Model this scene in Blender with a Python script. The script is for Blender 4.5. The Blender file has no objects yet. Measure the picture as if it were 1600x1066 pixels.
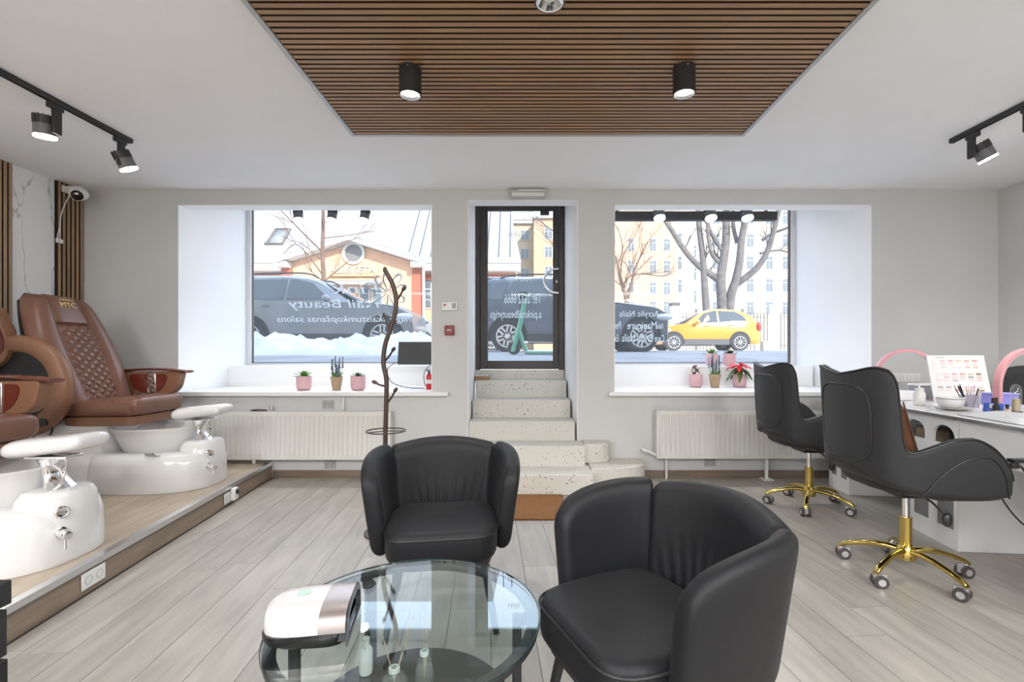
import bpy, math, random
from mathutils import Vector, Matrix, Euler
random.seed(7)
PI = math.pi
SC = bpy.context.scene
COL = SC.collection

# ---------------------------------------------------------------- camera
F = 750.0; PX = 826.0; PY = 552.0; EYE = 1.2
cam_d = bpy.data.cameras.new('camera'); cam = bpy.data.objects.new('camera', cam_d); COL.objects.link(cam)
cam.location = (0, 0, EYE); cam.rotation_euler = (PI/2, 0, 0)
cam_d.sensor_width = 36; cam_d.lens = F/1600*36
cam_d.shift_x = -(PX-800)/1600; cam_d.shift_y = (PY-533)/1600
cam_d.clip_start = 0.05; cam_d.clip_end = 300
SC.camera = cam
# ---------------------------------------------------------------- world, sun, exposure
w = bpy.data.worlds.new('sky'); SC.world = w; w.use_nodes = True
nt = w.node_tree; nt.nodes.clear()
wo = nt.nodes.new('ShaderNodeOutputWorld'); bg = nt.nodes.new('ShaderNodeBackground')
tc = nt.nodes.new('ShaderNodeTexCoord'); sp = nt.nodes.new('ShaderNodeSeparateXYZ'); cr = nt.nodes.new('ShaderNodeValToRGB')
nt.links.new(tc.outputs['Generated'], sp.inputs[0]); nt.links.new(sp.outputs['Z'], cr.inputs[0])
cr.color_ramp.elements[0].position = 0.0; cr.color_ramp.elements[0].color = (0.93, 0.96, 1.0, 1)
cr.color_ramp.elements[1].position = 0.6; cr.color_ramp.elements[1].color = (0.58, 0.75, 1.0, 1)
nt.links.new(cr.outputs[0], bg.inputs[0]); bg.inputs[1].default_value = 2.9
nt.links.new(bg.outputs[0], wo.inputs[0])
sun_d = bpy.data.lights.new('sun', 'SUN'); sun = bpy.data.objects.new('sun', sun_d); COL.objects.link(sun)
sun_d.energy = 7.0; sun_d.angle = 0.009; sun_d.color = (1.0, 0.93, 0.82)
sun.rotation_euler = Vector((-0.45, 0.75, -0.5)).to_track_quat('-Z', 'Y').to_euler()
sun.location = (10, -10, 20)
SC.view_settings.view_transform = 'Standard'; SC.view_settings.look = 'None'
SC.view_settings.exposure = 0.45; SC.view_settings.gamma = 1.0; SC.view_settings.use_curve_mapping = False
LAMP = 1.0        # overall strength of the room's lamps and the added fill panels

# ---------------------------------------------------------------- materials
MATS = {}
def mat(name, col, rough=0.5, metal=0.0, noise=0.0, nscale=8.0, bump=0.0, bscale=60.0, emit=None, coat=0.0, rand=0.0, spec=0.5, stretch=None, sheen=0.0):
    if name in MATS: return MATS[name]
    m = bpy.data.materials.new(name); m.use_nodes = True; MATS[name] = m
    n = m.node_tree.nodes; l = m.node_tree.links; b = n['Principled BSDF']
    c4 = (col[0], col[1], col[2], 1)
    b.inputs['Base Color'].default_value = c4; b.inputs['Roughness'].default_value = rough
    b.inputs['Metallic'].default_value = metal; b.inputs['Specular IOR Level'].default_value = spec
    if coat: b.inputs['Coat Weight'].default_value = coat; b.inputs['Coat Roughness'].default_value = 0.08
    if sheen: b.inputs['Sheen Weight'].default_value = sheen; b.inputs['Sheen Roughness'].default_value = 0.4
    if emit: b.inputs['Emission Color'].default_value = (*emit[:3], 1); b.inputs['Emission Strength'].default_value = emit[3]
    src = None
    if noise or bump:
        t = n.new('ShaderNodeTexCoord'); mp = n.new('ShaderNodeMapping'); l.new(t.outputs['Object'], mp.inputs[0])
        if stretch: mp.inputs['Scale'].default_value = stretch
        src = mp.outputs[0]
    if noise:
        tx = n.new('ShaderNodeTexNoise'); tx.inputs['Scale'].default_value = nscale; tx.inputs['Detail'].default_value = 6
        l.new(src, tx.inputs['Vector'])
        r = n.new('ShaderNodeMapRange'); r.inputs['From Min'].default_value = .3; r.inputs['From Max'].default_value = .7
        r.inputs['To Min'].default_value = 1-noise; r.inputs['To Max'].default_value = 1+noise
        l.new(tx.outputs['Fac'], r.inputs['Value'])
        v = r.outputs[0]
        if rand:
            oi = n.new('ShaderNodeObjectInfo'); r2 = n.new('ShaderNodeMapRange')
            r2.inputs['To Min'].default_value = 1-rand; r2.inputs['To Max'].default_value = 1+rand
            l.new(oi.outputs['Random'], r2.inputs['Value'])
            mm = n.new('ShaderNodeMath'); mm.operation = 'MULTIPLY'; l.new(v, mm.inputs[0]); l.new(r2.outputs[0], mm.inputs[1]); v = mm.outputs[0]
            ad = n.new('ShaderNodeVectorMath'); ad.operation = 'ADD'; l.new(src, ad.inputs[0])
            sc = n.new('ShaderNodeMath'); sc.operation = 'MULTIPLY'; sc.inputs[1].default_value = 37.0; l.new(oi.outputs['Random'], sc.inputs[0])
            cb = n.new('ShaderNodeCombineXYZ'); l.new(sc.outputs[0], cb.inputs[0]); l.new(sc.outputs[0], cb.inputs[2]); l.new(cb.outputs[0], ad.inputs[1])
            l.new(ad.outputs[0], tx.inputs['Vector'])
        mx = n.new('ShaderNodeVectorMath'); mx.operation = 'SCALE'; mx.inputs[0].default_value = col[:3]
        l.new(v, mx.inputs['Scale']); l.new(mx.outputs[0], b.inputs['Base Color'])
    if bump:
        tb = n.new('ShaderNodeTexNoise'); tb.inputs['Scale'].default_value = bscale; tb.inputs['Detail'].default_value = 3
        l.new(src, tb.inputs['Vector'])
        bp = n.new('ShaderNodeBump'); bp.inputs['Strength'].default_value = bump; bp.inputs['Distance'].default_value = .01
        l.new(tb.outputs['Fac'], bp.inputs['Height']); l.new(bp.outputs[0], b.inputs['Normal'])
    return m
def speckle(name, col, dark, scale, lo, hi, rough=.5, bump=0.0):
    """base colour with small chips of another colour"""
    m = mat(name, col, rough); n = m.node_tree.nodes; l = m.node_tree.links; b = n['Principled BSDF']
    t = n.new('ShaderNodeTexCoord'); tx = n.new('ShaderNodeTexNoise'); tx.inputs['Scale'].default_value = scale; tx.inputs['Detail'].default_value = 2
    l.new(t.outputs['Object'], tx.inputs['Vector'])
    r = n.new('ShaderNodeValToRGB'); r.color_ramp.elements[0].position = lo; r.color_ramp.elements[0].color = (*col, 1)
    r.color_ramp.elements[1].position = hi; r.color_ramp.elements[1].color = (*dark, 1)
    l.new(tx.outputs['Fac'], r.inputs[0]); l.new(r.outputs[0], b.inputs['Base Color'])
    return m
def glass(name, tint=(1,1,1), ior=1.45, haze=0.0, rough=0.0, hazecol=(.9,.93,.95)):
    """thin architectural glass: straight-through transmission, Fresnel mirror, a film of dust"""
    if name in MATS: return MATS[name]
    m = bpy.data.materials.new(name); m.use_nodes = True; MATS[name] = m
    n = m.node_tree.nodes; l = m.node_tree.links; n.clear()
    o = n.new('ShaderNodeOutputMaterial'); t = n.new('ShaderNodeBsdfTransparent'); t.inputs[0].default_value = (*tint, 1)
    g = n.new('ShaderNodeBsdfGlossy'); g.inputs['Roughness'].default_value = rough; g.inputs['Color'].default_value = (1,1,1,1)
    f0 = ((ior-1)/(ior+1))**2      # Schlick's term on both faces alike
    lw = n.new('ShaderNodeLayerWeight'); lw.inputs['Blend'].default_value = .5
    pw = n.new('ShaderNodeMath'); pw.operation = 'POWER'; pw.inputs[1].default_value = 5; l.new(lw.outputs['Facing'], pw.inputs[0])
    fr = n.new('ShaderNodeMath'); fr.operation = 'MULTIPLY_ADD'; fr.inputs[1].default_value = 1-f0; fr.inputs[2].default_value = f0; l.new(pw.outputs[0], fr.inputs[0])
    mx = n.new('ShaderNodeMixShader'); l.new(fr.outputs[0], mx.inputs[0]); l.new(t.outputs[0], mx.inputs[1]); l.new(g.outputs[0], mx.inputs[2])
    last = mx.outputs[0]
    if haze:
        d = n.new('ShaderNodeBsdfDiffuse'); d.inputs[0].default_value = (*hazecol, 1)
        tr = n.new('ShaderNodeBsdfTranslucent'); tr.inputs[0].default_value = (*hazecol, 1)
        m1 = n.new('ShaderNodeMixShader'); m1.inputs[0].default_value = .5; l.new(d.outputs[0], m1.inputs[1]); l.new(tr.outputs[0], m1.inputs[2])
        m2 = n.new('ShaderNodeMixShader'); m2.inputs[0].default_value = haze; l.new(last, m2.inputs[1]); l.new(m1.outputs[0], m2.inputs[2]); last = m2.outputs[0]
    l.new(last, o.inputs[0]); return m

WHITE = mat('white_paint', (.72,.72,.72), .6, noise=.02, nscale=3)
WALLM = mat('wall_paint', (.60,.595,.585), .7, noise=.02, nscale=2, bump=.03, bscale=150)
CEILM = mat('ceiling_paint', (.84,.84,.845), .75, noise=.015, nscale=2)
REVEAL = mat('reveal_daylit_white', (.90,.90,.90), .65, noise=.015, nscale=2)  # lighter than the walls: daylight in the niches put into the colour
SILLM = mat('sill_white', (.82,.82,.82), .3)
FLOORM = mat('floor_oak', (.365,.334,.293), .40, noise=.15, nscale=3.0, bump=.05, bscale=20, rand=.10, stretch=(7,.9,1))
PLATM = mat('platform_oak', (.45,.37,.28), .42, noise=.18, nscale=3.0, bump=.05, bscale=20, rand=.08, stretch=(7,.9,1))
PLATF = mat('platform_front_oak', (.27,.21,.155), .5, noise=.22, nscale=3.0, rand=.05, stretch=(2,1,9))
GAP = mat('dark_joint', (.10,.085,.07), .8)
SLAT = mat('slat_oak', (.33,.19,.092), .5, noise=.14, nscale=3, rand=.09, stretch=(.8,8,8))
SLATV = mat('slat_oak_upright', (.33,.21,.12), .5, noise=.16, nscale=3, rand=.09, stretch=(8,8,.8))
FELT = mat('black_felt', (.016,.011,.009), .95)
ALU = mat('aluminium', (.75,.76,.77), .28, metal=1)
GREYMET = mat('grey_profile', (.42,.41,.40), .4, metal=.6)
CHROME = mat('chrome', (.86,.86,.87), .07, metal=1)
GOLD = mat('polished_gold', (.70,.52,.16), .13, metal=1)
BLACK = mat('black_metal', (.022,.022,.024), .42)
BLACKPL = mat('black_plastic', (.02,.02,.022), .35)
DARKFR = mat('dark_bronze_frame', (.055,.047,.042), .42)
LENS = mat('lamp_lens', (1,1,1), .3, emit=(1,.97,.93,7.0))
LENSOFF = mat('lamp_reflector', (.7,.7,.7), .15, metal=1)
PLASTIC = mat('white_plastic', (.78,.78,.76), .35)
CERAMIC = mat('white_ceramic', (.74,.73,.72), .13, coat=.5)
LEATHER = mat('brown_leather', (.17,.078,.050), .34, noise=.08, nscale=6, bump=.08, bscale=180)
LEATHER2 = mat('tan_leather', (.23,.11,.060), .42, noise=.08, nscale=6, bump=.08, bscale=180)
MAHOG = mat('mahogany_gloss', (.13,.025,.014), .14, coat=.6)
CLOTH = mat('charcoal_leatherette', (.0095,.0098,.0115), .54, noise=.08, nscale=5, bump=.06, bscale=90, sheen=.03, spec=.32)
CLOTH2 = mat('charcoal_cloth', (.017,.017,.0185), .62, noise=.06, nscale=30, bump=.12, bscale=400, sheen=.06)
PIPING = mat('black_piping', (.010,.010,.011), .45)
RADM = mat('radiator_enamel', (.70,.69,.65), .38)
PINK = mat('pink_pot', (.66,.40,.42), .5)
PINKL = mat('pink_lamp', (.72,.34,.36), .35)
WINGL = glass('window_glass', (.99,.995,1.0), 1.14, haze=.035)
TABGL = glass('table_glass', (.90,.96,.94), 1.85)
CLEARGL = glass('clear_glass', (.95,.97,.97), 1.5, haze=.04)
def film(name, col, clear):
    m = bpy.data.materials.new(name); m.use_nodes = True; n = m.node_tree.nodes; l = m.node_tree.links; n.clear()
    o = n.new('ShaderNodeOutputMaterial'); t = n.new('ShaderNodeBsdfTransparent'); d = n.new('ShaderNodeBsdfDiffuse'); tr = n.new('ShaderNodeBsdfTranslucent')
    d.inputs[0].default_value = (*col,1); tr.inputs[0].default_value = (*col,1)
    a = n.new('ShaderNodeMixShader'); a.inputs[0].default_value = .6; l.new(d.outputs[0], a.inputs[1]); l.new(tr.outputs[0], a.inputs[2])
    b = n.new('ShaderNodeMixShader'); b.inputs[0].default_value = clear; l.new(a.outputs[0], b.inputs[1]); l.new(t.outputs[0], b.inputs[2]); l.new(b.outputs[0], o.inputs[0]); return m
DECAL = film('frosted_decal', (.80,.84,.85), .10)
DECALG = film('grey_decal', (.52,.56,.58), .15)

# ---------------------------------------------------------------- mesh helpers
class B:
    def __init__(s): s.v = []; s.f = []
    def add(s, vs, fs, M=None):
        k = len(s.v)
        s.v += [tuple(M @ Vector(p)) if M is not None else tuple(p) for p in vs]
        s.f += [tuple(i+k for i in f) for f in fs]; return s
    def box(s, x0, x1, y0, y1, z0, z1, M=None):
        vs = [(x0,y0,z0),(x1,y0,z0),(x1,y1,z0),(x0,y1,z0),(x0,y0,z1),(x1,y0,z1),(x1,y1,z1),(x0,y1,z1)]
        return s.add(vs, [(3,2,1,0),(4,5,6,7),(0,1,5,4),(1,2,6,5),(2,3,7,6),(3,0,4,7)], M)
    def loft(s, rings, cap0=True, cap1=True, M=None, closed=False):
        n = len(rings[0]); vs = [p for r in rings for p in r]; fs = []
        m = len(rings)
        for i in range(m if closed else m-1):
            a = i*n; b = ((i+1) % m)*n
            for j in range(n):
                k = (j+1) % n; fs.append((a+j, a+k, b+k, b+j))
        if not closed:
            if cap0: fs.append(tuple(range(n-1,-1,-1)))
            if cap1: fs.append(tuple(range((m-1)*n, m*n)))
        return s.add(vs, fs, M)
    def lathe(s, prof, c=(0,0,0), n=24, sx=1, sy=1, M=None, caps=True):
        rings = [[(c[0]+r*sx*math.cos(2*PI*j/n), c[1]+r*sy*math.sin(2*PI*j/n), c[2]+z) for j in range(n)] for r, z in prof]
        return s.loft(rings, caps, caps, M)
    def tube(s, pts, r, n=8, cap=True, M=None, closed=False):
        pts = [Vector(p) for p in pts]; m = len(pts)
        rs = r if isinstance(r, (list, tuple)) else [r]*m
        rings = []; up = None
        for i in range(m):
            if closed: t = pts[(i+1) % m]-pts[i-1]
            else: t = pts[min(i+1,m-1)]-pts[max(i-1,0)]
            t.normalize()
            if up is None:
                up = Vector((0,0,1)) if abs(t.z) < .9 else Vector((1,0,0))
            a = t.cross(up); a.normalize(); b = a.cross(t); up = b
            rings.append([tuple(pts[i]+(a*math.cos(2*PI*j/n)+b*math.sin(2*PI*j/n))*rs[i]) for j in range(n)])
        return s.loft(rings, cap, cap, M, closed)
    def cyl(s, p0, p1, r0, r1=None, n=16, M=None):
        return s.tube([p0, p1], [r0, r0 if r1 is None else r1], n, True, M)
    def prism(s, poly, h0, h1, axis='z', M=None):
        def P(p, h): return {'z':(p[0],p[1],h), 'y':(p[0],h,p[1]), 'x':(h,p[0],p[1])}[axis]
        n = len(poly); vs = [P(p,h0) for p in poly]+[P(p,h1) for p in poly]
        fs = [tuple(range(n-1,-1,-1)), tuple(range(n,2*n))]+[(i,(i+1)%n,(i+1)%n+n,i+n) for i in range(n)]
        return s.add(vs, fs, M)
    def ball(s, c, r, n=12, m=8, sx=1, sy=1, sz=1, M=None):
        rings = [[(c[0]+r*sx*math.sin(PI*i/m)*math.cos(2*PI*j/n), c[1]+r*sy*math.sin(PI*i/m)*math.sin(2*PI*j/n), c[2]-r*sz*math.cos(PI*i/m)) for j in range(n)] for i in range(1,m)]
        rings = [[(c[0]+.02*r*sx*math.cos(2*PI*j/n), c[1]+.02*r*sy*math.sin(2*PI*j/n), c[2]-r*sz) for j in range(n)]]+rings+[[(c[0]+.02*r*sx*math.cos(2*PI*j/n), c[1]+.02*r*sy*math.sin(2*PI*j/n), c[2]+r*sz) for j in range(n)]]
        return s.loft(rings, True, True, M)
    def grid(s, pts, M=None):
        m = len(pts); n = len(pts[0]); vs = [p for r in pts for p in r]
        return s.add(vs, [(i*n+j,i*n+j+1,(i+1)*n+j+1,(i+1)*n+j) for i in range(m-1) for j in range(n-1)], M)
    def build(s, name, m, parent=None, bevel=0, seg=2, ang=38, sub=0, thick=0, fix=True):
        me = bpy.data.meshes.new(name); me.from_pydata(s.v, [], s.f); me.validate()
        if fix:
            import bmesh
            bm = bmesh.new(); bm.from_mesh(me); bmesh.ops.recalc_face_normals(bm, faces=bm.faces); bm.to_mesh(me); bm.free()
        me.materials.append(m)
        me.polygons.foreach_set('use_smooth', [True]*len(me.polygons)); me.set_sharp_from_angle(angle=math.radians(ang))
        o = bpy.data.objects.new(name, me); COL.objects.link(o)
        if parent: o.parent = parent
        if thick:
            q = o.modifiers.new('thickness', 'SOLIDIFY'); q.thickness = thick; q.offset = 0
        if bevel:
            q = o.modifiers.new('bevel', 'BEVEL'); q.width = bevel; q.segments = seg; q.limit_method = 'ANGLE'; q.angle_limit = math.radians(40)
        if sub:
            q = o.modifiers.new('subsurf', 'SUBSURF'); q.levels = sub; q.render_levels = sub
        return o
def tag(o, label, cat, group=None):
    o['label'] = label; o['category'] = cat
    if group: o['group'] = group
    return o
def thing(name, label, cat, loc=(0,0,0), rz=0, group=None):
    o = bpy.data.objects.new(name, None); COL.objects.link(o); o.empty_display_size = .1
    o.location = loc; o.rotation_euler = (0,0,rz); return tag(o, label, cat, group)
def struct(o, label=None):
    o['kind'] = 'structure'
    if label: o['label'] = label
    return o
def dup(o, parent=None):
    c = o.copy(); COL.objects.link(c); c.parent = parent
    for ch in list(o.children): dup(ch, c)
    return c
def dup_thing(root, loc, rz, label):
    c = dup(root); c.location = loc; c.rotation_euler = (0,0,rz); c['label'] = label; return c
def pt(px, py, d): return ((px-PX)/F*d, d, EYE-(py-PY)/F*d)
def px_x(px, d): return (px-PX)/F*d
def px_z(py, d): return EYE-(py-PY)/F*d
def spline(pts, n=6):
    """Catmull-Rom through the points"""
    P = [Vector(p) for p in pts]; out = []
    for i in range(len(P)-1):
        a = P[max(i-1,0)]; b = P[i]; c = P[i+1]; d = P[min(i+2,len(P)-1)]
        for k in range(n):
            t = k/n
            out.append(.5*((2*b)+(c-a)*t+(2*a-5*b+4*c-d)*t*t+(3*b-a-3*c+d)*t**3))
    out.append(P[-1]); return [tuple(p) for p in out]
def text(name, body, size, m, parent, M, mirror=False, shear=0, sx=1.0, align='CENTER', depth=.0008):
    cu = bpy.data.curves.new(name, 'FONT'); cu.body = body; cu.size = size; cu.shear = shear; cu.align_x = align; cu.extrude = depth; cu.resolution_u = 3
    o = bpy.data.objects.new(name+'_c', cu); COL.objects.link(o); bpy.context.view_layer.update()
    me = bpy.data.meshes.new_from_object(o.evaluated_get(bpy.context.evaluated_depsgraph_get()))
    bpy.data.objects.remove(o); bpy.data.curves.remove(cu)
    S = Matrix.Diagonal((-sx if mirror else sx, 1, 1, 1)); me.transform(M @ S)
    me.materials.clear(); me.materials.append(m)
    t = bpy.data.objects.new(name, me); COL.objects.link(t); t.parent = parent; return t
UPR = Matrix.Rotation(PI/2, 4, 'X')          # text lying in XY stands up in XZ, facing -Y
def lamp(name, loc, aim, watts, size=70, blend=.6, r=.04, parent=None, color=(1,.98,.96)):
    d = bpy.data.lights.new(name, 'SPOT'); d.energy = watts*LAMP; d.spot_size = math.radians(size); d.spot_blend = blend; d.shadow_soft_size = r; d.color = color
    o = bpy.data.objects.new(name, d); COL.objects.link(o); o.location = loc
    o.rotation_euler = Vector(aim).to_track_quat('-Z','Y').to_euler()
    if parent: o.parent = parent
    return o

# ================================================================ THE ROOM
D = 4.62; CZ = 2.771; XL = -4.30; XR = 4.52; YB = -3.2; YG = 5.75
LW = (-3.376, -.93); RW = (.825, 3.302); DW = (-.585, .474); SZ = .83; WT = 2.629; DT = 2.672
def edge_x(y): return -2.15 + (y-2.0)*(-.32/2.62)      # front edge of the platform

# floor: base slab plus single planks, laid slightly askew to the window wall
fl = struct(B().box(XL-.1, XR+.1, YB-.1, D+.2, -.10, -.004).build('floor', GAP))
th = math.radians(5.0); ct, st = math.cos(th), math.sin(th)
PW, PL = .187, 1.29
def clip(poly, a, b, c):        # keep a*x+b*y<=c
    out = []
    for i in range(len(poly)):
        p, q = poly[i], poly[(i+1) % len(poly)]
        dp, dq = a*p[0]+b*p[1]-c, a*q[0]+b*q[1]-c
        if dp <= 0: out.append(p)
        if (dp < 0 < dq) or (dq < 0 < dp):
            t = dp/(dp-dq); out.append((p[0]+(q[0]-p[0])*t, p[1]+(q[1]-p[1])*t))
    return out
def planks(parent, m, limits, xr, yr, z0, z1, seed):
    rnd = random.Random(seed); g = .0012
    r = 0; u = xr[0]
    while u < xr[1]:
        v = yr[0]-rnd.random()*PL
        while v < yr[1]:
            quad = [(u+g, v+g), (u+PW-g, v+g), (u+PW-g, v+PL-g), (u+g, v+PL-g)]
            poly = [(a*ct-b*st, a*st+b*ct) for a, b in quad]
            for L in limits:
                if len(poly) > 2: poly = clip(poly, *L)
            if len(poly) > 2:
                ar = abs(sum(poly[i][0]*poly[(i+1)%len(poly)][1]-poly[(i+1)%len(poly)][0]*poly[i][1] for i in range(len(poly))))/2
                if ar > .004:
                    o = B().prism([(a*ct+b*st, -a*st+b*ct) for a, b in poly], z0, z1).build('plank', m, parent)
                    o.rotation_euler = (0,0,th)
            v += PL
        u += PW
pa, pb = (edge_x(0), 0), (edge_x(4), 4)
ex, ey = pb[0]-pa[0], pb[1]-pa[1]; nl = math.hypot(ex, ey); na, nb = ey/nl, -ex/nl    # normal of the platform edge, towards +x
pc = na*pa[0]+nb*pa[1]
planks(fl, FLOORM, [(-na,-nb,-pc-.012), (1,0,XR-.002), (0,1,D-.002), (0,-1,-.85)], (-2.6, 4.9), (.3, 5.1), -.004, .002, 3)
rear = struct(B().box(XL, XR, YB, .85, -.004, .002).build('floor_rear', FLOORM))
# platform under the spa chairs
PH = .155
pl_poly = [(XL, YB+.02), (edge_x(YB+.02), YB+.02), (edge_x(D-.004), D-.004), (XL, D-.004)]
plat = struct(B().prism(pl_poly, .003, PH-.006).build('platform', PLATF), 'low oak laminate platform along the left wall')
planks(plat, PLATM, [(na,nb,pc-.03), (-1,0,-XL-.001), (0,1,D-.006), (0,-1,-1.2)], (-4.6, -1.0), (.6, 5.1), PH-.006, PH, 5)
ang_e = math.atan2(-ex, ey)
tm = Matrix.Translation((edge_x(0),0,0)) @ Matrix.Rotation(ang_e, 4, 'Z')
Le = (D-.01)/math.cos(ang_e)
B().box(-.034, .010, 1.2, Le, PH-.001, PH+.004, tm).box(.003, .010, 1.2, Le, PH-.028, PH-.001, tm).build('edge_trim', ALU, plat)
B().box(.002, .007, 1.2, Le, PH-.043, PH-.030, tm).build('lower_trim', mat('trim_brown',(.16,.13,.10),.5), plat)  # narrow brown strip below the metal edge trim

# window wall with its deep niches
wb = B()
wb.box(XL, LW[0], D, YG, 0, CZ)
wb.prism([(RW[1],D),(XR,D),(XR,YG),(3.19,YG)], 0, CZ)
wb.box(LW[0], LW[1], D, D+.165, WT, CZ).box(RW[0], RW[1], D, D+.165, WT, CZ).box(DW[0], DW[1], D, D+.18, DT, CZ)
wb.box(LW[0], LW[1], D, YG+.25, 0, SZ-.045).box(RW[0], RW[1], D, YG+.25, 0, SZ-.045)
struct(wb.build('wall_back', WALLM))
struct(B().prism([(LW[1],D),(DW[0],D),(-.622,YG),(LW[1],YG)], 0, 3.1).build('wall_door_left', WALLM))
struct(B().prism([(DW[1],D),(RW[0],D),(RW[0],YG),(.402,YG)], 0, 3.1).build('wall_door_right', WALLM))
SLATE = mat('slat_edge', (.020,.013,.009), .85)
def dark_edges(o, ax, sg):
    """only the front face of a slat is veneered"""
    o.data.materials.append(SLATE)
    for p in o.data.polygons: p.material_index = 0 if p.normal[ax]*sg > .9 else 1
rv = B()      # niche linings, lightened in colour to stand for daylight on the reveals
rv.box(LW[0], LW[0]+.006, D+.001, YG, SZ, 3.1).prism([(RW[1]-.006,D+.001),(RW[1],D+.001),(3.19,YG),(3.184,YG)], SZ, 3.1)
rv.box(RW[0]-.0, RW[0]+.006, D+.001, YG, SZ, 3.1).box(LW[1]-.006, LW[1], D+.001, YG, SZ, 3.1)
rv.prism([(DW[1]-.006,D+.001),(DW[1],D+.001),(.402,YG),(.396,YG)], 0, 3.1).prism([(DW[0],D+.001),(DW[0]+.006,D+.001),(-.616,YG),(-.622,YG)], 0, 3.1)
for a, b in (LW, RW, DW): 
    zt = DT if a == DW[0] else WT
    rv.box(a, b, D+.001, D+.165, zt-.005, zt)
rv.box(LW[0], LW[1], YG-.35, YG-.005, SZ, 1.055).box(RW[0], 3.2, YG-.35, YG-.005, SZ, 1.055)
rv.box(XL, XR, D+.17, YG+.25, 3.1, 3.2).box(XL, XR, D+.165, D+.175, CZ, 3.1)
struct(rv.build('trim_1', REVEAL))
struct(B().box(XL-.15, XL, YB, YG, -.1, 3.2).build('wall_left', MATS.get('m') or mat('marble_panel', (.80,.80,.79), .3)))
struct(B().box(XR, XR+.15, YB, YG, -.1, 3.2).build('wall_right', WALLM))
struct(B().box(XL-.15, XR+.15, YB-.15, YB, -.1, 3.2).build('wall_rear', WALLM))
struct(B().box(XL-.15, XR+.15, YB-.15, D+.165, CZ, CZ+.12).build('ceiling', CEILM))
# grey marble veins on the left wall's panel
mm = MATS['marble_panel']; n = mm.node_tree.nodes; l = mm.node_tree.links
t = n.new('ShaderNodeTexCoord'); mp = n.new('ShaderNodeMapping'); mp.inputs['Scale'].default_value = (1,1.6,.55); mp.inputs['Rotation'].default_value = (.5,0,0)
nz = n.new('ShaderNodeTexNoise'); nz.inputs['Scale'].default_value = 1.6; nz.inputs['Detail'].default_value = 5
sb = n.new('ShaderNodeMath'); sb.operation = 'SUBTRACT'; sb.inputs[1].default_value = .5
ab = n.new('ShaderNodeMath'); ab.operation = 'ABSOLUTE'
rr = n.new('ShaderNodeValToRGB'); rr.color_ramp.elements[0].position = 0; rr.color_ramp.elements[0].color = (.46,.46,.47,1); rr.color_ramp.elements[1].position = .008; rr.color_ramp.elements[1].color = (.80,.80,.79,1)
l.new(t.outputs['Object'], mp.inputs[0]); l.new(mp.outputs[0], nz.inputs['Vector']); l.new(nz.outputs['Fac'], sb.inputs[0]); l.new(sb.outputs[0], ab.inputs[0]); l.new(ab.outputs[0], rr.inputs[0]); l.new(rr.outputs[0], n['Principled BSDF'].inputs['Base Color'])
BASEM = mat('oak_skirting', (.20,.15,.11), .5, noise=.2, nscale=4, stretch=(.8,6,6))
for i, (a, b) in enumerate(((-2.46, -.76), (1.12, XR))):
    struct(B().box(a, b, D-.014, D-.001, .002, .075).build('baseboard_back' if i == 0 else 'baseboard_back_right', BASEM, bevel=.003))
struct(B().box(XR-.014, XR-.001, .85, D-.02, .002, .075).build('baseboard_right', BASEM, bevel=.003))
# sills
for i, (a, b) in enumerate((LW, RW)):
    x0, x1 = (a+.008, b+.16) if i == 0 else (a-.06, b-.008)
    s = B().prism([(a+.008, YG-.352), (a+.008, D-.001), (x0, D-.001), (x0, D-.055), (x1, D-.055), (x1, D-.001), (b-.008, D-.001), (b-.008, YG-.352)], SZ-.04, SZ)
    struct(s.build('trim_%d' % (i+2), SILLM, bevel=.004), 'white window sill board')
# building above, so that the near street lies in shade
FACM = mat('facade_plaster', (.55,.50,.42), .8)
struct(B().box(-16, 16, YB-.2, YG+.25, 3.2, 8.2).build('upper_storeys', FACM))
struct(B().box(-16, XL-.15, YB-.2, YG+.25, -.1, 3.2).box(XR+.15, 16, YB-.2, YG+.25, -.1, 3.2).build('facade_sides', FACM))

# windows
FRW = mat('window_frame_white', (.74,.75,.76), .4)
def window(n, x0, x1):
    r = bpy.data.objects.new('window_%d' % n, None); COL.objects.link(r); struct(r)
    z0, z1 = 1.05, 3.09; y0, y1 = YG-.02, YG+.05; f = .05
    B().box(x0, x0+f, y0, y1, z0, z1).box(x1-f, x1, y0, y1, z0, z1).box(x0+f, x1-f, y0, y1, z0, z0+.03).box(x0+f, x1-f, y0, y1, z1-f, z1).build('frame', FRW, r, bevel=.004)
    B().box(x0+f, x0+f+.008, y0+.03, y1-.01, z0+.03, z1-f).box(x1-f-.012, x1-f, y0+.02, y1-.01, z0+.03, z1-f).box(x0+f, x1-f, y0+.03, y1-.01, z0+.03, z0+.040).build('gasket', mat('gasket',(.12,.09,.08),.6), r)
    p = B().box(x0+f, x1-f, YG+.012, YG+.018, z0+.03, z1-f).build('pane', WINGL, r)
    return r, p
w1, pane1 = window(1, LW[0]+.006, LW[1]-.006); w2, pane2 = window(2, RW[0]+.006, 3.184)
YD = YG+.008
def wtxt(name, body, px0, px1, ybase, h, parent, m=DECAL, yy=YD, shear=0):
    """mirrored lettering that spans px0..px1 (photo) on the pane"""
    o = text(name, body, 1.0, m, parent, Matrix.Identity(4), True, shear)
    xs = [v.co.x for v in o.data.vertices]; zs = [v.co.y for v in o.data.vertices]
    x0, x1 = px_x(px0, yy), px_x(px1, yy); zb = px_z(ybase, yy); hh = h/F*yy
    capz = .73
    for v in o.data.vertices:
        a = (v.co.x-min(xs))/(max(xs)-min(xs)); v.co = (x0+(x1-x0)*a, yy+(0 if v.co.z < 0 else -.001), zb+v.co.y/capz*hh)
    return o
wtxt('lettering', 'Pink', 519, 592, 459, 17, pane1, shear=.15)
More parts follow.
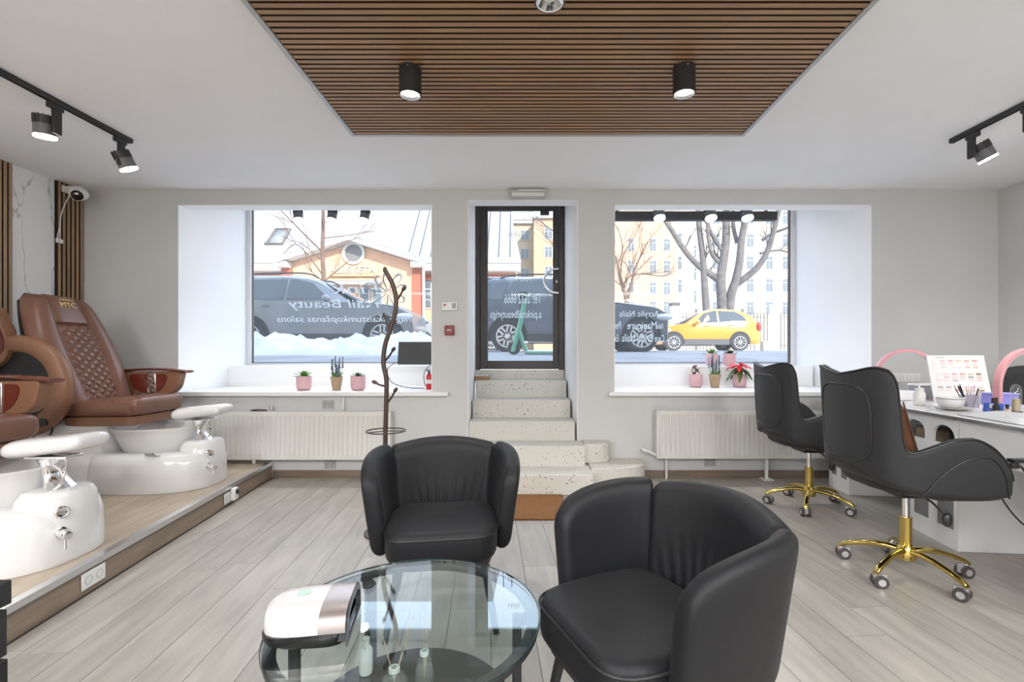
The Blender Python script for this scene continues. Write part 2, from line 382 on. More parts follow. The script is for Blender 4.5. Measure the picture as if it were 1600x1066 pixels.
wtxt('lettering', 'Nail Beauty', 450, 592, 481, 14, pane1, shear=.15)
wtxt('lettering', 'nagu skaistumkopšanas salons', 432, 642, 503, 10, pane1, shear=.3)
# ribbon flower emblem
fb = B()
cx, cz = px_x(607, YD), px_z(458, YD)
def petal(a, ln, wd, bw):
    """ribbon loop: teardrop band from the centre outwards"""
    A = Matrix.Translation((cx, YD-.001, cz)) @ Matrix.Rotation(-a, 4, 'Y'); q = []
    for k in range(25):
        t = k/24*2*PI; x = .02+(ln-.02)*(1-math.cos(t))/2; z = wd/2*math.sin(t)*(.25+.75*(1-math.cos(t))/2)
        f = 1-bw*(.35+.65*abs(math.sin(t/2)))*(1.5 if t < PI else .7); xc = .02+(ln-.02)*.62
        q.append([(x, 0, z), (xc+(x-xc)*f, 0, z*f)])
    fb.grid(q, A)
for a, ln in ((20,.235),(58,.27),(98,.25),(128,.26),(160,.30),(203,.33),(250,.30),(280,.29),(335,.22)): petal(math.radians(a), ln, .13, .30)
o = fb.build('emblem', DECALG, pane1, thick=.001)
wtxt('lettering', 'Acrylic Nails', 968, 1030, 495, 10, pane2)
wtxt('lettering', 'Pedicure', 942, 970, 514, 12, pane2)
wtxt('lettering', 'Manicure', 980, 1026, 514, 12, pane2)
wtxt('lettering', 'Nails', 1026, 1036, 514, 9, pane2)
wtxt('lettering', 'Extensions', 938, 966, 534, 12, pane2)
wtxt('lettering', 'Bridal Nails', 972, 1019, 534, 13, pane2)
wtxt('lettering', 'Care', 1023, 1038, 534, 11, pane2)

# entrance door
dr = bpy.data.objects.new('door_1', None); COL.objects.link(dr); struct(dr)
YE = 5.5; dx0, dx1 = px_x(741, YE), px_x(881, YE); dz0 = px_z(578, YE); dz1 = 3.02
fx = [px_x(p, YE) for p in (741, 750, 762, 864, 873, 881)]
B().box(fx[0], fx[1], YE-.02, YE+.08, dz0, dz1).box(fx[4], fx[5], YE-.02, YE+.08, dz0, dz1).box(fx[1], fx[4], YE-.02, YE+.08, dz1-.05, dz1).build('frame', DARKFR, dr, bevel=.003)
zl = px_z(564, YE)
zt = px_z(328.5, YE)
B().box(fx[1]+.003, fx[2], YE, YE+.06, dz0+.005, dz1-.055).box(fx[3], fx[4]-.003, YE, YE+.06, dz0+.005, dz1-.055).box(fx[2], fx[3], YE, YE+.06, dz0+.005, zl).box(fx[2], fx[3], YE, YE+.06, zt, dz1-.055).build('leaf_frame', DARKFR, dr, bevel=.004)
dp = B().box(fx[2], fx[3], YE+.027, YE+.033, zl, zt).build('pane', WINGL, dr)
hx, hz = px_x(871, YE), px_z(440, YE)
arc = [(hx-.155*math.sin(a), YE-.055, hz+.137*math.cos(a)) for a in [PI*k/16 for k in range(17)]]
hd = B().tube([(hx,YE,hz+.137)]+arc+[(hx,YE,hz-.137)], .013, 10).build('handle', CHROME, dr)
B().lathe([(.012,0),(.012,.008)], n=12, M=Matrix.Translation((hx-.01, YE-.002, hz+.0)) @ Matrix.Rotation(PI/2,4,'X') @ Matrix.Diagonal((1,2,1,1))).build('lock', CHROME, dr)
B().box(px_x(844,YE), px_x(858,YE), YE-.03, YE, px_z(337,YE), px_z(327,YE)).build('door_closer', DARKFR, dr)
YT = YE+.024
wtxt('lettering', 'Tel: 2632 6666', 788, 846, 474, 16, dp, yy=YT)
wtxt('lettering', 'a.pinknailbeautyriga', 766, 846, 497, 13, dp, yy=YT)
wtxt('lettering', 'Pink Nail', 792, 830, 440, 5, dp, yy=YT)
wtxt('lettering', 'zīsla', 793, 813, 370, 8, dp, yy=YT)
# ================================================================ STEPS
TERR = speckle('speckled_terrazzo', (.62,.60,.54), (.08,.07,.06), 55, .66, .70, .55)
stp = thing('entrance_steps', 'cream speckled terrazzo steps rising to the glass entrance door', 'steps', (0,0,0))
t_, r_ = .294, .1805; d0 = 4.03
sx0, sx1 = px_x(731, D)-.0, px_x(903, D)
side = [[-.72, .545], [-.66, .51], [-.583, .472], [-.60, .45], [-.608, .425]]
for k in range(5):
    y0 = d0+k*t_; y1 = y0+t_ if k < 4 else YE-.02
    xa, xb = side[k]
    if k > 1: xa = -.576; xb = .474-.0637*(y1-4.62)-.009
    B().box(xa, xb, y0, y1 if k > 1 else D-.002, .003, (k+1)*r_).build('step', TERR, stp, bevel=.008)
B().box(-.600, .405, YE-.02, YE+.12, 5*r_-.05, dz0-.001).build('threshold', TERR, stp, bevel=.004)
# rounded side steps on the right
def quarter(x0, x1, y0, z0, z1):
    poly = [(x0, D-.002), (x0, y0)]
    for k in range(0, 15):
        a = PI/2*k/14; poly.append((x0+(x1-x0)*math.sin(a)**.8, D-.002-(D-.002-y0)*math.cos(a)**.55))
    return poly
B().prism(quarter(.548, 1.085, 4.20, 0, 0), .003, r_*1.06).build('round_step', TERR, stp, bevel=.008)
B().prism(quarter(.512, .775, 4.40, 0, 0), r_*1.06, r_*2.03).build('round_step', TERR, stp, bevel=.008)
# coir doormat
COIR = mat('coir', (.30,.135,.045), .95, noise=.25, nscale=90, bump=.9, bscale=260)
mt = thing('doormat', 'brown coir doormat on the floor below the entrance steps', 'doormat', (-.14, 3.73, .002))
B().box(-.42, .42, -.29, .29, 0, .018).build('pile', COIR, mt, bevel=.006)
B().box(-.425, .425, -.295, .295, 0, .004).build('backing', mat('mat_rubber',(.05,.035,.025),.9), mt)
blk = B().box(-.075, .075, -.05, .05, 0, .042).build('wooden_block', mat('raw_wood',(.33,.19,.09),.7,noise=.2,nscale=9), bevel=.003)
blk.location = (-.52, 5.34, 5*r_+.001); tag(blk, 'small wooden wedge block lying on the top entrance step', 'wood block')
B().box(-.077, .077, -.052, .052, .042, .058).build('pale_top', mat('pale_top',(.6,.58,.54),.6), blk)

# ================================================================ CEILING
PB = 2.70; py1 = 3.317; py0 = .35; pxa, pxb = -1.222, 1.488
cp = thing('slatted_ceiling_panel', 'rectangular oak slat panel hung below the white ceiling', 'ceiling panel', (0,0,0))
fw = .026
B().box(pxa, pxa+fw, py0, py1, PB-.004, CZ-.001).box(pxb-fw, pxb, py0, py1, PB-.004, CZ-.001).box(pxa+fw, pxb-fw, py1-fw, py1, PB-.004, CZ-.001).box(pxa+fw, pxb-fw, py0, py0+fw, PB-.004, CZ-.001).build('frame', GREYMET, cp, bevel=.002)
B().box(pxa+fw, pxb-fw, py0+fw, py1-fw, PB+.016, PB+.03).build('backing', FELT, cp)
sl = B().box(pxa+fw+.002, pxb-fw-.002, -.0135, .0135, 0, .017)
first = None; yy = py1-fw-.02
while yy > py0+fw+.02:
    if first is None: first = sl.build('slat', SLAT, cp); o = first; dark_edges(o, 2, -1)
    else:
        o = first.copy(); COL.objects.link(o); o.parent = cp
    o.location = (0, yy, PB); yy -= .040
def downlight(loc, lit, label):
    r = thing('ceiling_downlight', label, 'ceiling light', loc, 0, 'downlights on the slat panel')
    B().lathe([(.058,0),(.058,-.142),(.052,-.142),(.050,-.120),(.0,-.118)], n=36, caps=False).lathe([(.058,0),(.0,0)], n=36, caps=False).build('body', BLACK, r)
    if lit:
        B().lathe([(.049,-.124),(.012,-.1205)], n=32).build('lens', LENS, r)
        lamp('bulb', (0,0,-.15), (0,0,-1), 42, 115, .8, .05, r)
    else:
        B().lathe([(.051,-.138),(.034,-.125),(.026,-.122)], n=32, caps=False).build('reflector', LENSOFF, r)
        B().lathe([(.026,-.1215),(.0,-.1215)], n=20, caps=False).build('led', mat('led_off',(.75,.76,.72),.4), r)
        B().lathe([(.058,-.141),(.051,-.1425),(.050,-.138)], n=36, caps=False).build('rim', PLASTIC, r)
    B().lathe([(.004,0),(.004,.003)], n=8, M=Matrix.Translation((0,-.0575,-.015)) @ Matrix.Rotation(PI/2,4,'X')).build('screw', ALU, r)
    return r
downlight((px_x(641,2.53), 2.53, PB-.0005), True, 'lit black cylinder downlight on the slat panel, above the window with the coat stand')
downlight((px_x(1069,2.52), 2.52, PB-.0005), True, 'lit black cylinder downlight on the slat panel, nearer the manicure desk')
downlight((px_x(859,1.86), 1.86, PB-.0005), False, 'unlit cylinder downlight with silver reflector at the top edge of the photo')
def track(x, y1, label):
    r = thing('lighting_track', label, 'lighting track', (x, 0, CZ))
    B().box(-.017, .017, -1.0, y1, -.033, -.001).build('rail', BLACK, r, bevel=.002)
    B().box(-.018, .018, y1, y1+.012, -.034, -.001).build('end_cap', BLACK, r, bevel=.002)
    B().box(-.006, .006, -1.0, y1-.02, -.036, -.033).build('conductor_slot', FELT, r); return r
track(-2.92, 3.51, 'black lighting track on the ceiling above the spa chairs')
track(3.10, 3.51, 'black lighting track on the ceiling above the manicure desk')
SPOTB = mat('spot_body', (.04,.04,.042), .4); SPOTF = mat('spot_front', (.13,.13,.135), .35)
def spot(loc, off, aim, label, watts, group, arm=True, rad=.055, ln=.13):
    """track spot: adapter + stem hang at loc, head centred at loc+off, pointing along aim"""
    r = thing('track_spotlight', label, 'spotlight', loc, 0, group)
    B().box(-.015, .015, -.055, .035, -.034, -.0005).build('adapter', BLACK, r, bevel=.003)
    o = Vector(off); s = Vector((0, 0, o.z))
    B().box(-.012, .012, -.026, .026, o.z-.045, -.03).build('stem', BLACK, r, bevel=.006)
    q = Vector(aim).normalized().to_track_quat('-Z', 'Y').to_matrix().to_4x4(); M = Matrix.Translation(o) @ q
    hb = B().lathe([(rad*.93,ln/2),(rad*.93,ln*.1)], n=28, M=M)
    hb.build('heat_sink', SPOTB, r)
    fb_ = B()
    for k in range(14):
        a = 2*PI*k/14; fb_.box(rad*.9, rad*1.02, -.0035, .0035, ln*.12, ln*.52, M @ Matrix.Rotation(a,4,'Z'))
    fb_.build('fins', SPOTB, r)
    B().lathe([(rad,ln*.1),(rad,-ln*.42),(rad*.9,-ln*.42)], n=28, M=M).build('barrel', SPOTF, r)
    B().lathe([(rad*1.02,-ln*.40),(rad*1.02,-ln*.5),(rad*.5,-ln*.505),(0.001,-ln*.49)], n=28, M=M).build('lens', LENS, r)
    B().cyl((0,0,o.z), tuple(o), .014).build('pivot', BLACK, r)
    if watts: lamp('bulb', tuple(o+Vector(aim).normalized()*(ln*.56)), aim, watts, 95, .8, .05, r)
    return r
G1 = 'track spotlights'
TZ = CZ-.036
spot((-2.92, 2.97, TZ), (-.075, 0, -.135), (-.05,.10,-1), 'black track spotlight above the spa chairs, nearer the camera of the two', 22, G1)
spot((-2.92, 3.44, TZ), (0, .03, -.145), (.30,.35,-1), 'tilted black track spotlight at the far end of the track above the spa chairs', 22, G1)
spot((3.10, 3.36, TZ), (.085, 0, -.125), (.50,-.10,-1), 'black track spotlight at the far end of the track above the manicure desk', 52, G1)
spot((3.10, 2.98, TZ), (.085, 0, -.11), (.50,.25,-1), 'black track spotlight cut by the right edge of the photo', 52, G1)
# spotlights in the window niches
for i, (p, side_) in enumerate(((466,.2),(519,0),(570,-.1))):
    x = px_x(p, 5.25); z = px_z(337, 5.25)
    spot((x, 5.25, 3.0995), (0,0,z-3.0995), (side_,-.25,-1), ['leftmost','middle','rightmost'][i]+' small spotlight at the top of the window behind the coat stand', 28, 'spotlights in the windows', rad=.05)
bar = thing('light_bar', 'dark horizontal light bar across the top of the window behind the poinsettia', 'light bar', (0,0,0))
zb0, zb1 = px_z(343.5,5.45), px_z(330,5.45)
B().box(RW[0]+.007, px_x(1215,5.45), 5.45, 5.53, zb0, zb1).build('bar', mat('bar_grey',(.06,.06,.065),.5), bar, bevel=.003)
for xx in (1.0, 2.0, 2.7): B().box(xx, xx+.03, 5.48, 5.50, zb1, 3.0998).build('hanger', BLACK, bar)
for i, p in enumerate((1030, 1110, 1167)):
    x = px_x(p, 5.2); z = px_z(334, 5.2)
    spot((x, 5.2, 3.0995), (0,0,z-3.0995), (0,-.35,-1), ['leftmost','middle','rightmost'][i]+' lit spotlight in front of the dark bar in the window behind the poinsettia', 28, 'spotlights in the windows', rad=.058)
# unseen fill panels, added on the ceiling behind the camera to brighten the room
for i, (x, y) in enumerate(((-2.4,-.9),(0.15,-1.6),(2.7,-.9),(-2.4,-2.4),(2.7,-2.4))):
    r = thing('added_fill_panel', 'added white fill light panel on the ceiling behind the camera', 'ceiling light', (x,y,CZ), 0, 'added fill panels')
    B().box(-.62,.62,-.32,.32,-.03,-.001).build('frame', PLASTIC, r)
    d = bpy.data.lights.new('fill_light','AREA'); d.shape = 'RECTANGLE'; d.size = 1.2; d.size_y = .6; d.energy = 80*LAMP; d.color = (.97,.985,1)
    o = bpy.data.objects.new('fill_light', d); COL.objects.link(o); o.parent = r; o.location = (0,0,-.032)
# emergency light above the door
em = thing('emergency_light', 'white emergency light box fixed above the entrance door', 'emergency light', (px_x(825,D), D, 0))
B().box(-.165, .165, -.075, -.0005, 2.682, 2.742).build('housing', mat('lamp_grey',(.48,.47,.46),.4), em, bevel=.008)
B().box(-.155, .155, -.080, -.074, 2.688, 2.722).build('diffuser', mat('diffuser',(.72,.70,.68),.2), em, bevel=.003)
B().box(-.10, .165, -.06, -.0005, 2.745, 2.758).build('top_cover', PLASTIC, em)

# ================================================================ LEFT WALL
def slat_wall(name, ya, yb, label, n):
    r = thing(name, label, 'slat panel', (XL, 0, 0))
    B().box(.0005, .008, ya, yb, PH+.002, CZ-.002).build('backing', FELT, r)
    w_ = (yb-ya)/n; first = None
    for k in range(n):
        if first is None: o = first = B().box(.008, .026, -.014, .014, PH+.002, CZ-.002).build('slat', SLATV, r); dark_edges(o, 0, 1)
        else: o = first.copy(); COL.objects.link(o); o.parent = r
        o.location = (0, ya+(k+.5)*w_, 0)
slat_wall('wall_slat_panel', 4.352, 4.612, 'vertical oak slat panel in the corner with the white camera', 6)
slat_wall('wall_slat_panel', 3.66, 3.98, 'vertical oak slat panel at the left edge of the photo behind the spa chair', 8)
sc = thing('security_camera', 'white security camera mounted high on the corner slat panel', 'camera', (XL+.027, 4.42, 2.70))
B().box(0, .012, -.03, .03, -.02, .04).build('wall_plate', PLASTIC, sc, bevel=.004)
B().box(.01, .16, -.017, .017, .005, .035).build('arm', PLASTIC, sc, bevel=.006)
B().ball((.15,-.02,-.04), .072, 20, 12, 1, 1, .8).build('head', PLASTIC, sc)
B().lathe([(.046,0),(.044,.012),(.0,.014)], n=24, M=Matrix.Translation((.175,-.062,-.065)) @ Vector((.45,-.8,-.4)).to_track_quat('Z','Y').to_matrix().to_4x4()).build('lens', mat('camera_lens',(.02,.015,.015),.1), sc)
B().lathe([(.05,-.004),(.05,.008),(.046,.009)], n=24, caps=False, M=Matrix.Translation((.175,-.062,-.065)) @ Vector((.45,-.8,-.4)).to_track_quat('Z','Y').to_matrix().to_4x4()).build('bezel', PLASTIC, sc)
B().tube(spline([(.09,-.01,-.0),(.05,-.03,-.10),(.015,-.05,-.25),(.012,-.055,-.42),(.014,-.05,-.47)],5), .004, 6).tube(spline([(.012,-.052,-.34),(.012,-.075,-.42),(.012,-.08,-.47)],4), .004, 6).build('cable', PLASTIC, sc)
B().box(.004,.024,-.065,-.035,-.50,-.465).box(.004,.024,-.09,-.07,-.50,-.46).build('plug', PLASTIC, sc, bevel=.003)

# sockets on the platform front
def socket_face(b, M, w_=.081): 
    b.box(-w_/2, w_/2, -.0, .008, -w_/2, w_/2, M)
def socket(name, label, M, n, step=.071, cat='socket', group=None):
    r = thing(name, label, cat); r.matrix_world = M
    W = n*step+.01
    B().box(-W/2, W/2, -.009, -.0005, -.041, .041).build('plate', PLASTIC, r, bevel=.004)
    for k in range(n):
        c = (k-(n-1)/2)*step
        Mk = Matrix.Translation((c, -.0092, 0)) @ Matrix.Rotation(PI/2,4,'X')
        s_ = B().lathe([(.022,.001),(.0205,.002),(.0195,-.004),(.0,-.004)], n=20, M=Mk, caps=False).build('well', mat('socket_well',(.33,.33,.32),.5), r)
        B().cyl((c-.0095,-.0035,0),(c-.0095,-.0085,0),.0028,n=8).cyl((c+.0095,-.0035,0),(c+.0095,-.0085,0),.0028,n=8).build('contact_hole', FELT, s_)
    return r
def on_edge(y, z):
    return Matrix.Translation((edge_x(y)+.0012, y, z)) @ Matrix.Rotation(PI/2+ang_e, 4, 'Z')
def edge_pt(px):      # where the view ray of a pixel column meets the platform front
    k = (px-PX)/F; return (-2.15+2*.32/2.62)/(k+.32/2.62)
M1 = on_edge(edge_pt(144), .073); M2 = on_edge(edge_pt(357), .066)
socket('wall_socket', 'white double socket on the platform front, nearer the camera', M1, 2)
s2 = socket('wall_socket', 'white socket with a plugged-in timer at the far end of the platform front', M2, 2)
B().box(.004, .070, -.045, -.009, -.035, .062).build('timer_plug', PLASTIC, s2, bevel=.008)
B().lathe([(.02,0),(.02,.008),(.013,.009),(.013,.013)], n=20, M=Matrix.Translation((.037,-.045,.03)) @ Matrix.Rotation(PI/2,4,'X')).build('timer_dial', BLACKPL, s2)
# black drawer unit at the lower left edge
du = thing('drawer_unit', 'black drawer unit at the lower left edge of the photo', 'drawer unit', (-1.24, .73, .002))
B().box(-.20, .19, -.22, .22, 0, .69).build('carcass', mat('black_laminate',(.018,.018,.019),.4), du, bevel=.002)
B().box(-.21, .212, -.23, .226, .70, .748).build('top', MATS['black_laminate'], du, bevel=.003)
for k in range(4):
    z0 = .02+k*.145
    q = B().box(.19, .208, -.218, .222, z0, z0+.138).build('drawer_front', MATS['black_laminate'], du, bevel=.002)
    B().box(.200, .212, -.07, .07, z0+.115, z0+.125).build('grip', BLACK, q)
B().box(.19, .205, -.218, .222, .60, .69).build('open_tray', BLACK, du)

# ================================================================ RADIATORS
def radiator(x0, x1, z0, z1, label, feet):
    r = thing('radiator', label, 'radiator', ((x0+x1)/2, D-.05, 0)); h = (x1-x0)/2
    n = int((x1-x0)/.0475); b = B(); rows = []
    pts = [(-h+.03, -.052)]
    for k in range(n):
        c = -h+.045+(2*h-.09)*(k+.5)/n; wv = (2*h-.09)/n
        pts += [(c-wv*.40,-.052),(c-wv*.30,-.043),(c+wv*.18,-.043),(c+wv*.28,-.052)]
    pts.append((h-.03,-.052))
    for z, fl_ in ((z0,0),(z0+.035,0),(z0+.05,1),(z1-.05,1),(z1-.035,0),(z1-.004,0)):
        rows.append([(x, (y if fl_ else -.052), z) for x, y in pts])
    b.grid(rows); b.build('front_panel', RADM, r)
    B().box(-h+.03, h-.03, -.03, .02, z0+.005, z1-.02).build('core', RADM, r)
    B().box(-h, -h+.03, -.053, .03, z0, z1).build('side_cover', RADM, r, bevel=.004); B().box(h-.03, h, -.053, .03, z0, z1).build('side_cover', RADM, r, bevel=.004)
    g = B().box(-h, h, -.053, -.045, z1-.004, z1+.004).box(-h, h, .022, .03, z1-.004, z1+.004)
    for k in range(int((x1-x0)/.03)): 
        c = -h+.02+k*.03; g.box(c, c+.014, -.045, .022, z1-.002, z1+.002)
    g.build('top_grille', RADM, r)
    for f_ in feet:
        B().box(f_-.013, f_+.013, -.035, -.010, .012, z0+.03).box(f_-.05, f_+.05, -.07, .02, .002, .012).build('foot', PLASTIC, r, bevel=.002)
    return r
ra = radiator(-3.30, -1.30, .195, .645, 'long white panel radiator under the window with the coat stand', (.87, -.3))
B().cyl((-.15,.0,.66),(-.15,.0,.70),.012).build('bleed_key', ALU, ra)
rb = radiator(1.205, 2.98, .205, .655, 'white panel radiator under the window behind the office chairs', (.16,))
for sx_ in (-1,):
    B().tube(spline([(-.89,-.02,.235),(-.96,-.04,.27),(-1.0,-.02,.28),(-1.0,.045,.28)],4), .014, 10).build('valve', PLASTIC, rb)
    B().tube([(-.78,-.0,.21),(-.78,-.0,.004)], .011, 10).build('pipe', PLASTIC, rb)
B().tube([(.915,-.015,.56),(.96,-.015,.56)], .018, 12).build('valve', PLASTIC, ra)
B().tube([(.53,.0,.66),(.53,.03,.78)], .009, 8).build('pipe', PLASTIC, ra)
# pliers-like tool lying on the radiator
tl = thing('cuticle_nipper', 'small dark metal nipper lying on top of the long radiator', 'tool', (px_x(403,4.55), 4.555, .650), 0)
B().tube([(-.07,.0,.006),(-.01,.015,.008),(.06,.02,.006)], [.006,.010,.005], 8).build('handle', BLACKPL, tl)
B().tube([(-.06,.025,.006),(-.01,.012,.010),(.085,-.005,.007)], [.005,.010,.008], 8).build('handle', mat('steel',(.45,.45,.46),.25,metal=1), tl)
# vents low on the wall / grey wall sockets
for px_, py_, lab in ((513,632,'grey ventilation cover on the wall right above the long radiator'),(516,726,'grey socket low on the wall below the long radiator'),(1109,722,'grey socket low on the wall below the radiator behind the office chairs')):
    v = thing('wall_vent' if py_ < 700 else 'low_wall_socket', lab, 'vent' if py_ < 700 else 'socket', (px_x(px_,D), D, px_z(py_,D)))
    B().box(-.055, .055, -.010, -.0005, -.04, .04).build('plate', mat('vent_grey',(.42,.42,.40),.6), v, bevel=.002)
    for sg in (-1,1): B().box(sg*.027-.02, sg*.027+.02, -.012, -.010, -.028, .028).build('cover', mat('vent_grey2',(.34,.34,.33),.6), v)

# alarm box and red call point between window and door
al = thing('thermostat', 'small white controller box on the wall beside the door', 'controller', (px_x(703,D), D, px_z(479,D)))
B().box(-.075, .075, -.025, -.0005, -.042, .042).build('housing', PLASTIC, al, bevel=.006)
B().box(.025, .062, -.028, -.024, -.022, .03).build('display', mat('lcd',(.30,.32,.29),.3), al)
B().box(-.058, -.025, -.0265, -.0245, .012, .022).box(-.052, -.042, -.0265, -.0245, -.006, .012).build('red_mark', mat('mark_red',(.35,.03,.04),.5), al)
rc = thing('fire_call_point', 'square red fire alarm call point on the wall beside the door', 'alarm button', (px_x(703,D), D, px_z(516.5,D)))
B().box(-.045, .045, -.04, -.0005, -.046, .046).build('housing', mat('alarm_red',(.28,.012,.012),.4), rc, bevel=.005)
B().box(-.028, .028, -.043, -.039, -.024, .026).build('window', mat('alarm_red2',(.20,.02,.02),.2), rc)
B().box(-.022, .022, -.0445, -.0425, -.004, .004).box(-.004,.004,-.0445,-.0425,-.004,.012).build('push_mark', PLASTIC, rc)
# 4-gang socket strip and faint hook on the right part of the wall
socket('socket_strip', 'white four-gang socket strip on the wall behind the manicure desk', Matrix.Translation((px_x(1413,D), D, px_z(590,D))), 4)
# ================================================================ UPHOLSTERY HELPER
class Panel:
    """padded panel swept along a plan curve; z0(u), z1(u) lower and upper edge, th(u) thickness, lean = outward drift with height"""
    def __init__(s, path, z0, z1, th, lean=0.0, nu=40, nv=8, e0=.05, e1=.05, disp=None, flare=None):
        s.path, s.z0, s.z1, s.th, s.lean, s.nu, s.nv, s.e0, s.e1, s.disp = path, z0, z1, th, lean, nu, nv, e0, e1, disp
    def frame(s, u):
        a = Vector(s.path(max(0,u-.004))); b = Vector(s.path(min(1,u+.004))); t = (b-a).normalized()
        return Vector(s.path(u)), Vector((t.y, -t.x))          # outward = right of travel
    def surf(s, u, v, out):
        p, n = s.frame(u); z0, z1 = s.z0(u), s.z1(u); z = z0+(z1-z0)*v
        q = p+n*(out+s.lean*(z-z0)); return (q.x, q.y, z)
    def build(s, name, m, parent, sub=1, us=None):
        rings = []; us = us or [i/s.nu for i in range(s.nu+1)]
        for u in us:
            p, n = s.frame(u); z0, z1 = s.z0(u), s.z1(u); e = 1.0
            for d_, w_ in ((u, s.e0), (1-u, s.e1)):
                if w_ and d_ < w_: e = min(e, math.sqrt(max(.03, 1-(1-d_/w_)**2)))
            t = s.th(u) if callable(s.th) else s.th; r = t/2; hr = min(r, (z1-z0)*.45); ring = []
            zi0, zi1 = z0+hr*(1), z1-hr*(1)
            dz = (1-e)*hr
            rows = [(zi0+(zi1-zi0)*k/s.nv) for k in range(s.nv+1)]
            sec = [(r*e, z) for z in rows]
            sec += [(r*e*math.cos(a), zi1+(hr-dz)*math.sin(a)) for a in (PI*.2, PI*.38, PI*.5, PI*.62, PI*.8)]
            sec += [(-r*e, z) for z in reversed(rows)]
            sec += [(-r*e*math.cos(a), zi0-(hr-dz)*math.sin(a)) for a in (PI*.25, PI*.5, PI*.75)]
            for o_, z in sec:
                v = (z-z0)/max(z1-z0,1e-6); dd = s.disp(u, v, o_) if s.disp else 0
                q = p+n*(o_+dd+s.lean*(z-z0)); ring.append((q.x, q.y, z))
            rings.append(ring)
        return B().loft(rings).build(name, m, parent, sub=sub, ang=60)
def rounded(poly, r, n=5):
    out = []
    m = len(poly)
    for i in range(m):
        p = Vector(poly[i]); a = Vector(poly[i-1]); b = Vector(poly[(i+1) % m])
        da, db = (a-p), (b-p); k = min(r, da.length*.49, db.length*.49)
        q0 = p+da.normalized()*k; q1 = p+db.normalized()*k
        for j in range(n+1):
            t = j/n; out.append(tuple(q0*(1-t)**2+p*2*t*(1-t)+q1*t*t))
    return out
def cushion(b, poly, z0, z1, r, crown=0.0, rows=4):
    """soft slab from a plan outline: edges rounded by r, crowned top"""
    c = Vector((sum(p[0] for p in poly)/len(poly), sum(p[1] for p in poly)/len(poly)))
    def ring(ins, z):
        out = []
        for p in poly:
            d = Vector(p)-c; L = d.length; q = c+d*max(.02, (L-ins)/L); out.append((q.x, q.y, z))
        return out
    rings = [ring(r, z0)]
    for k in range(1, rows+1):
        a = PI/2*k/rows; rings.append(ring(r*(1-math.sin(a)), z0+r*(1-math.cos(a))))
    for k in range(0, rows+1):
        a = PI/2*k/rows; rings.append(ring(r*(1-math.cos(a)), z1-r+r*math.sin(a)))
    for f in (.25, .5, .75, .95):
        L = [ (Vector(p)-c).length for p in poly]
        rings.append([tuple((c+(Vector(p)-c)*((1-f)*max(.02,(l_-r)/l_))))+(z1+crown*(1-(1-f)**2),) for p, l_ in zip(poly, L)])
    return b.loft(rings)

# ================================================================ TUB ARMCHAIRS
def armchair(loc, rz, label):
    r = thing('armchair', label, 'armchair', loc, rz, 'tub armchairs')
    # back panel (chair faces -Y)
    def fold(u, v, o):
        if o > 0: return 0
        return -.0055*math.sin((u-.5)*74*(1.15-.5*v)+.6*math.sin(u*9))*max(0, 1-v*1.5)*math.sin(PI*u)**.6
    bp = lambda u: (-.262+.524*u, .205+.085*math.sin(PI*u))
    # travel +x: outward (right of travel) = -y, so reverse the path
    rp = lambda u: bp(1-u)
    P1 = Panel(rp, lambda u: .335, lambda u: .725+.035*math.sin(PI*u)**.8, .10, .16, 110, 12, .07, .07, fold)
    P1.build('back_panel', CLOTH, r, 0)
    for sg in (-1, 1):
        K = [(.236,.232,0),(.274,.160,0),(.288,.075,0),(.290,-.01,0),(.285,-.085,0),(.275,-.150,0)]
        cv = spline([(sg*x, y, 0) for x, y, z in K], 8)
        if sg > 0: cv = cv[::-1]
        cv2 = cv
        def wp(u, cv=cv2):
            k = u*(len(cv)-1); i = min(int(k), len(cv)-2); f = k-i
            return (cv[i][0]*(1-f)+cv[i+1][0]*f, cv[i][1]*(1-f)+cv[i+1][1]*f)
        def w1(u, sg=sg):
            t = u if sg < 0 else 1-u          # t: 0 at the back, 1 at the front
            return .745-.012*t-.07*t**3-.10*max(0,t-.80)**1.2*3
        # outward must point away from the seat for both sides
        p0, n0 = Panel(wp, lambda u: .3, w1, .08).frame(.5)
        flip = n0.x*sg < 0
        wpf = (lambda u, wp=wp: wp(1-u)) if flip else wp
        w1f = (lambda u, w1=w1: w1(1-u)) if flip else w1
        Panel(wpf, lambda u: .318, w1f, .080, .15, 34, 9, .09, .09).build('wing_panel', CLOTH, r)
        # seam piping along the wing's front edge
    poly = rounded([(-.255,.20),(-.268,-.10),(-.235,-.300),(.235,-.300),(.268,-.10),(.255,.20)], .13, 6)
    s_ = cushion(B(), poly, .315, .462, .045, .018).build('seat_cushion', CLOTH, r, sub=1, ang=60)
    cz_ = .435; c = Vector((0,-.05))
    ring = []
    for p in poly:
        d = Vector(p)-c; q = c+d*((d.length+.0005)/d.length); ring.append((q.x, q.y, cz_))
    B().tube(ring, .0042, 6, closed=True).build('seam_piping', PIPING, s_)
    B().prism([(p[0]*.9, p[1]*.9) for p in poly], .30, .325).build('base_frame', BLACK, r)
    for sx_, sy_ in ((-1,-1),(1,-1),(-1,1),(1,1)):
        B().tube([(sx_*.19, sy_*.18-.01, .31),(sx_*.245, sy_*.245, .003)], [.021,.013], 12).build('leg', BLACK, r)
    for ch_ in r.children: ch_.data.transform(Matrix.Diagonal((.94,.92,1,1)))
    for ch_ in s_.children: ch_.data.transform(Matrix.Diagonal((.94,.92,1,1)))
    return r
armchair((-.40, 2.235, 0), math.radians(9), 'charcoal tub armchair facing the camera behind the round glass table')
armchair((.350, 1.42, 0), math.radians(-66), 'charcoal tub armchair at the front, turned towards the round glass table')

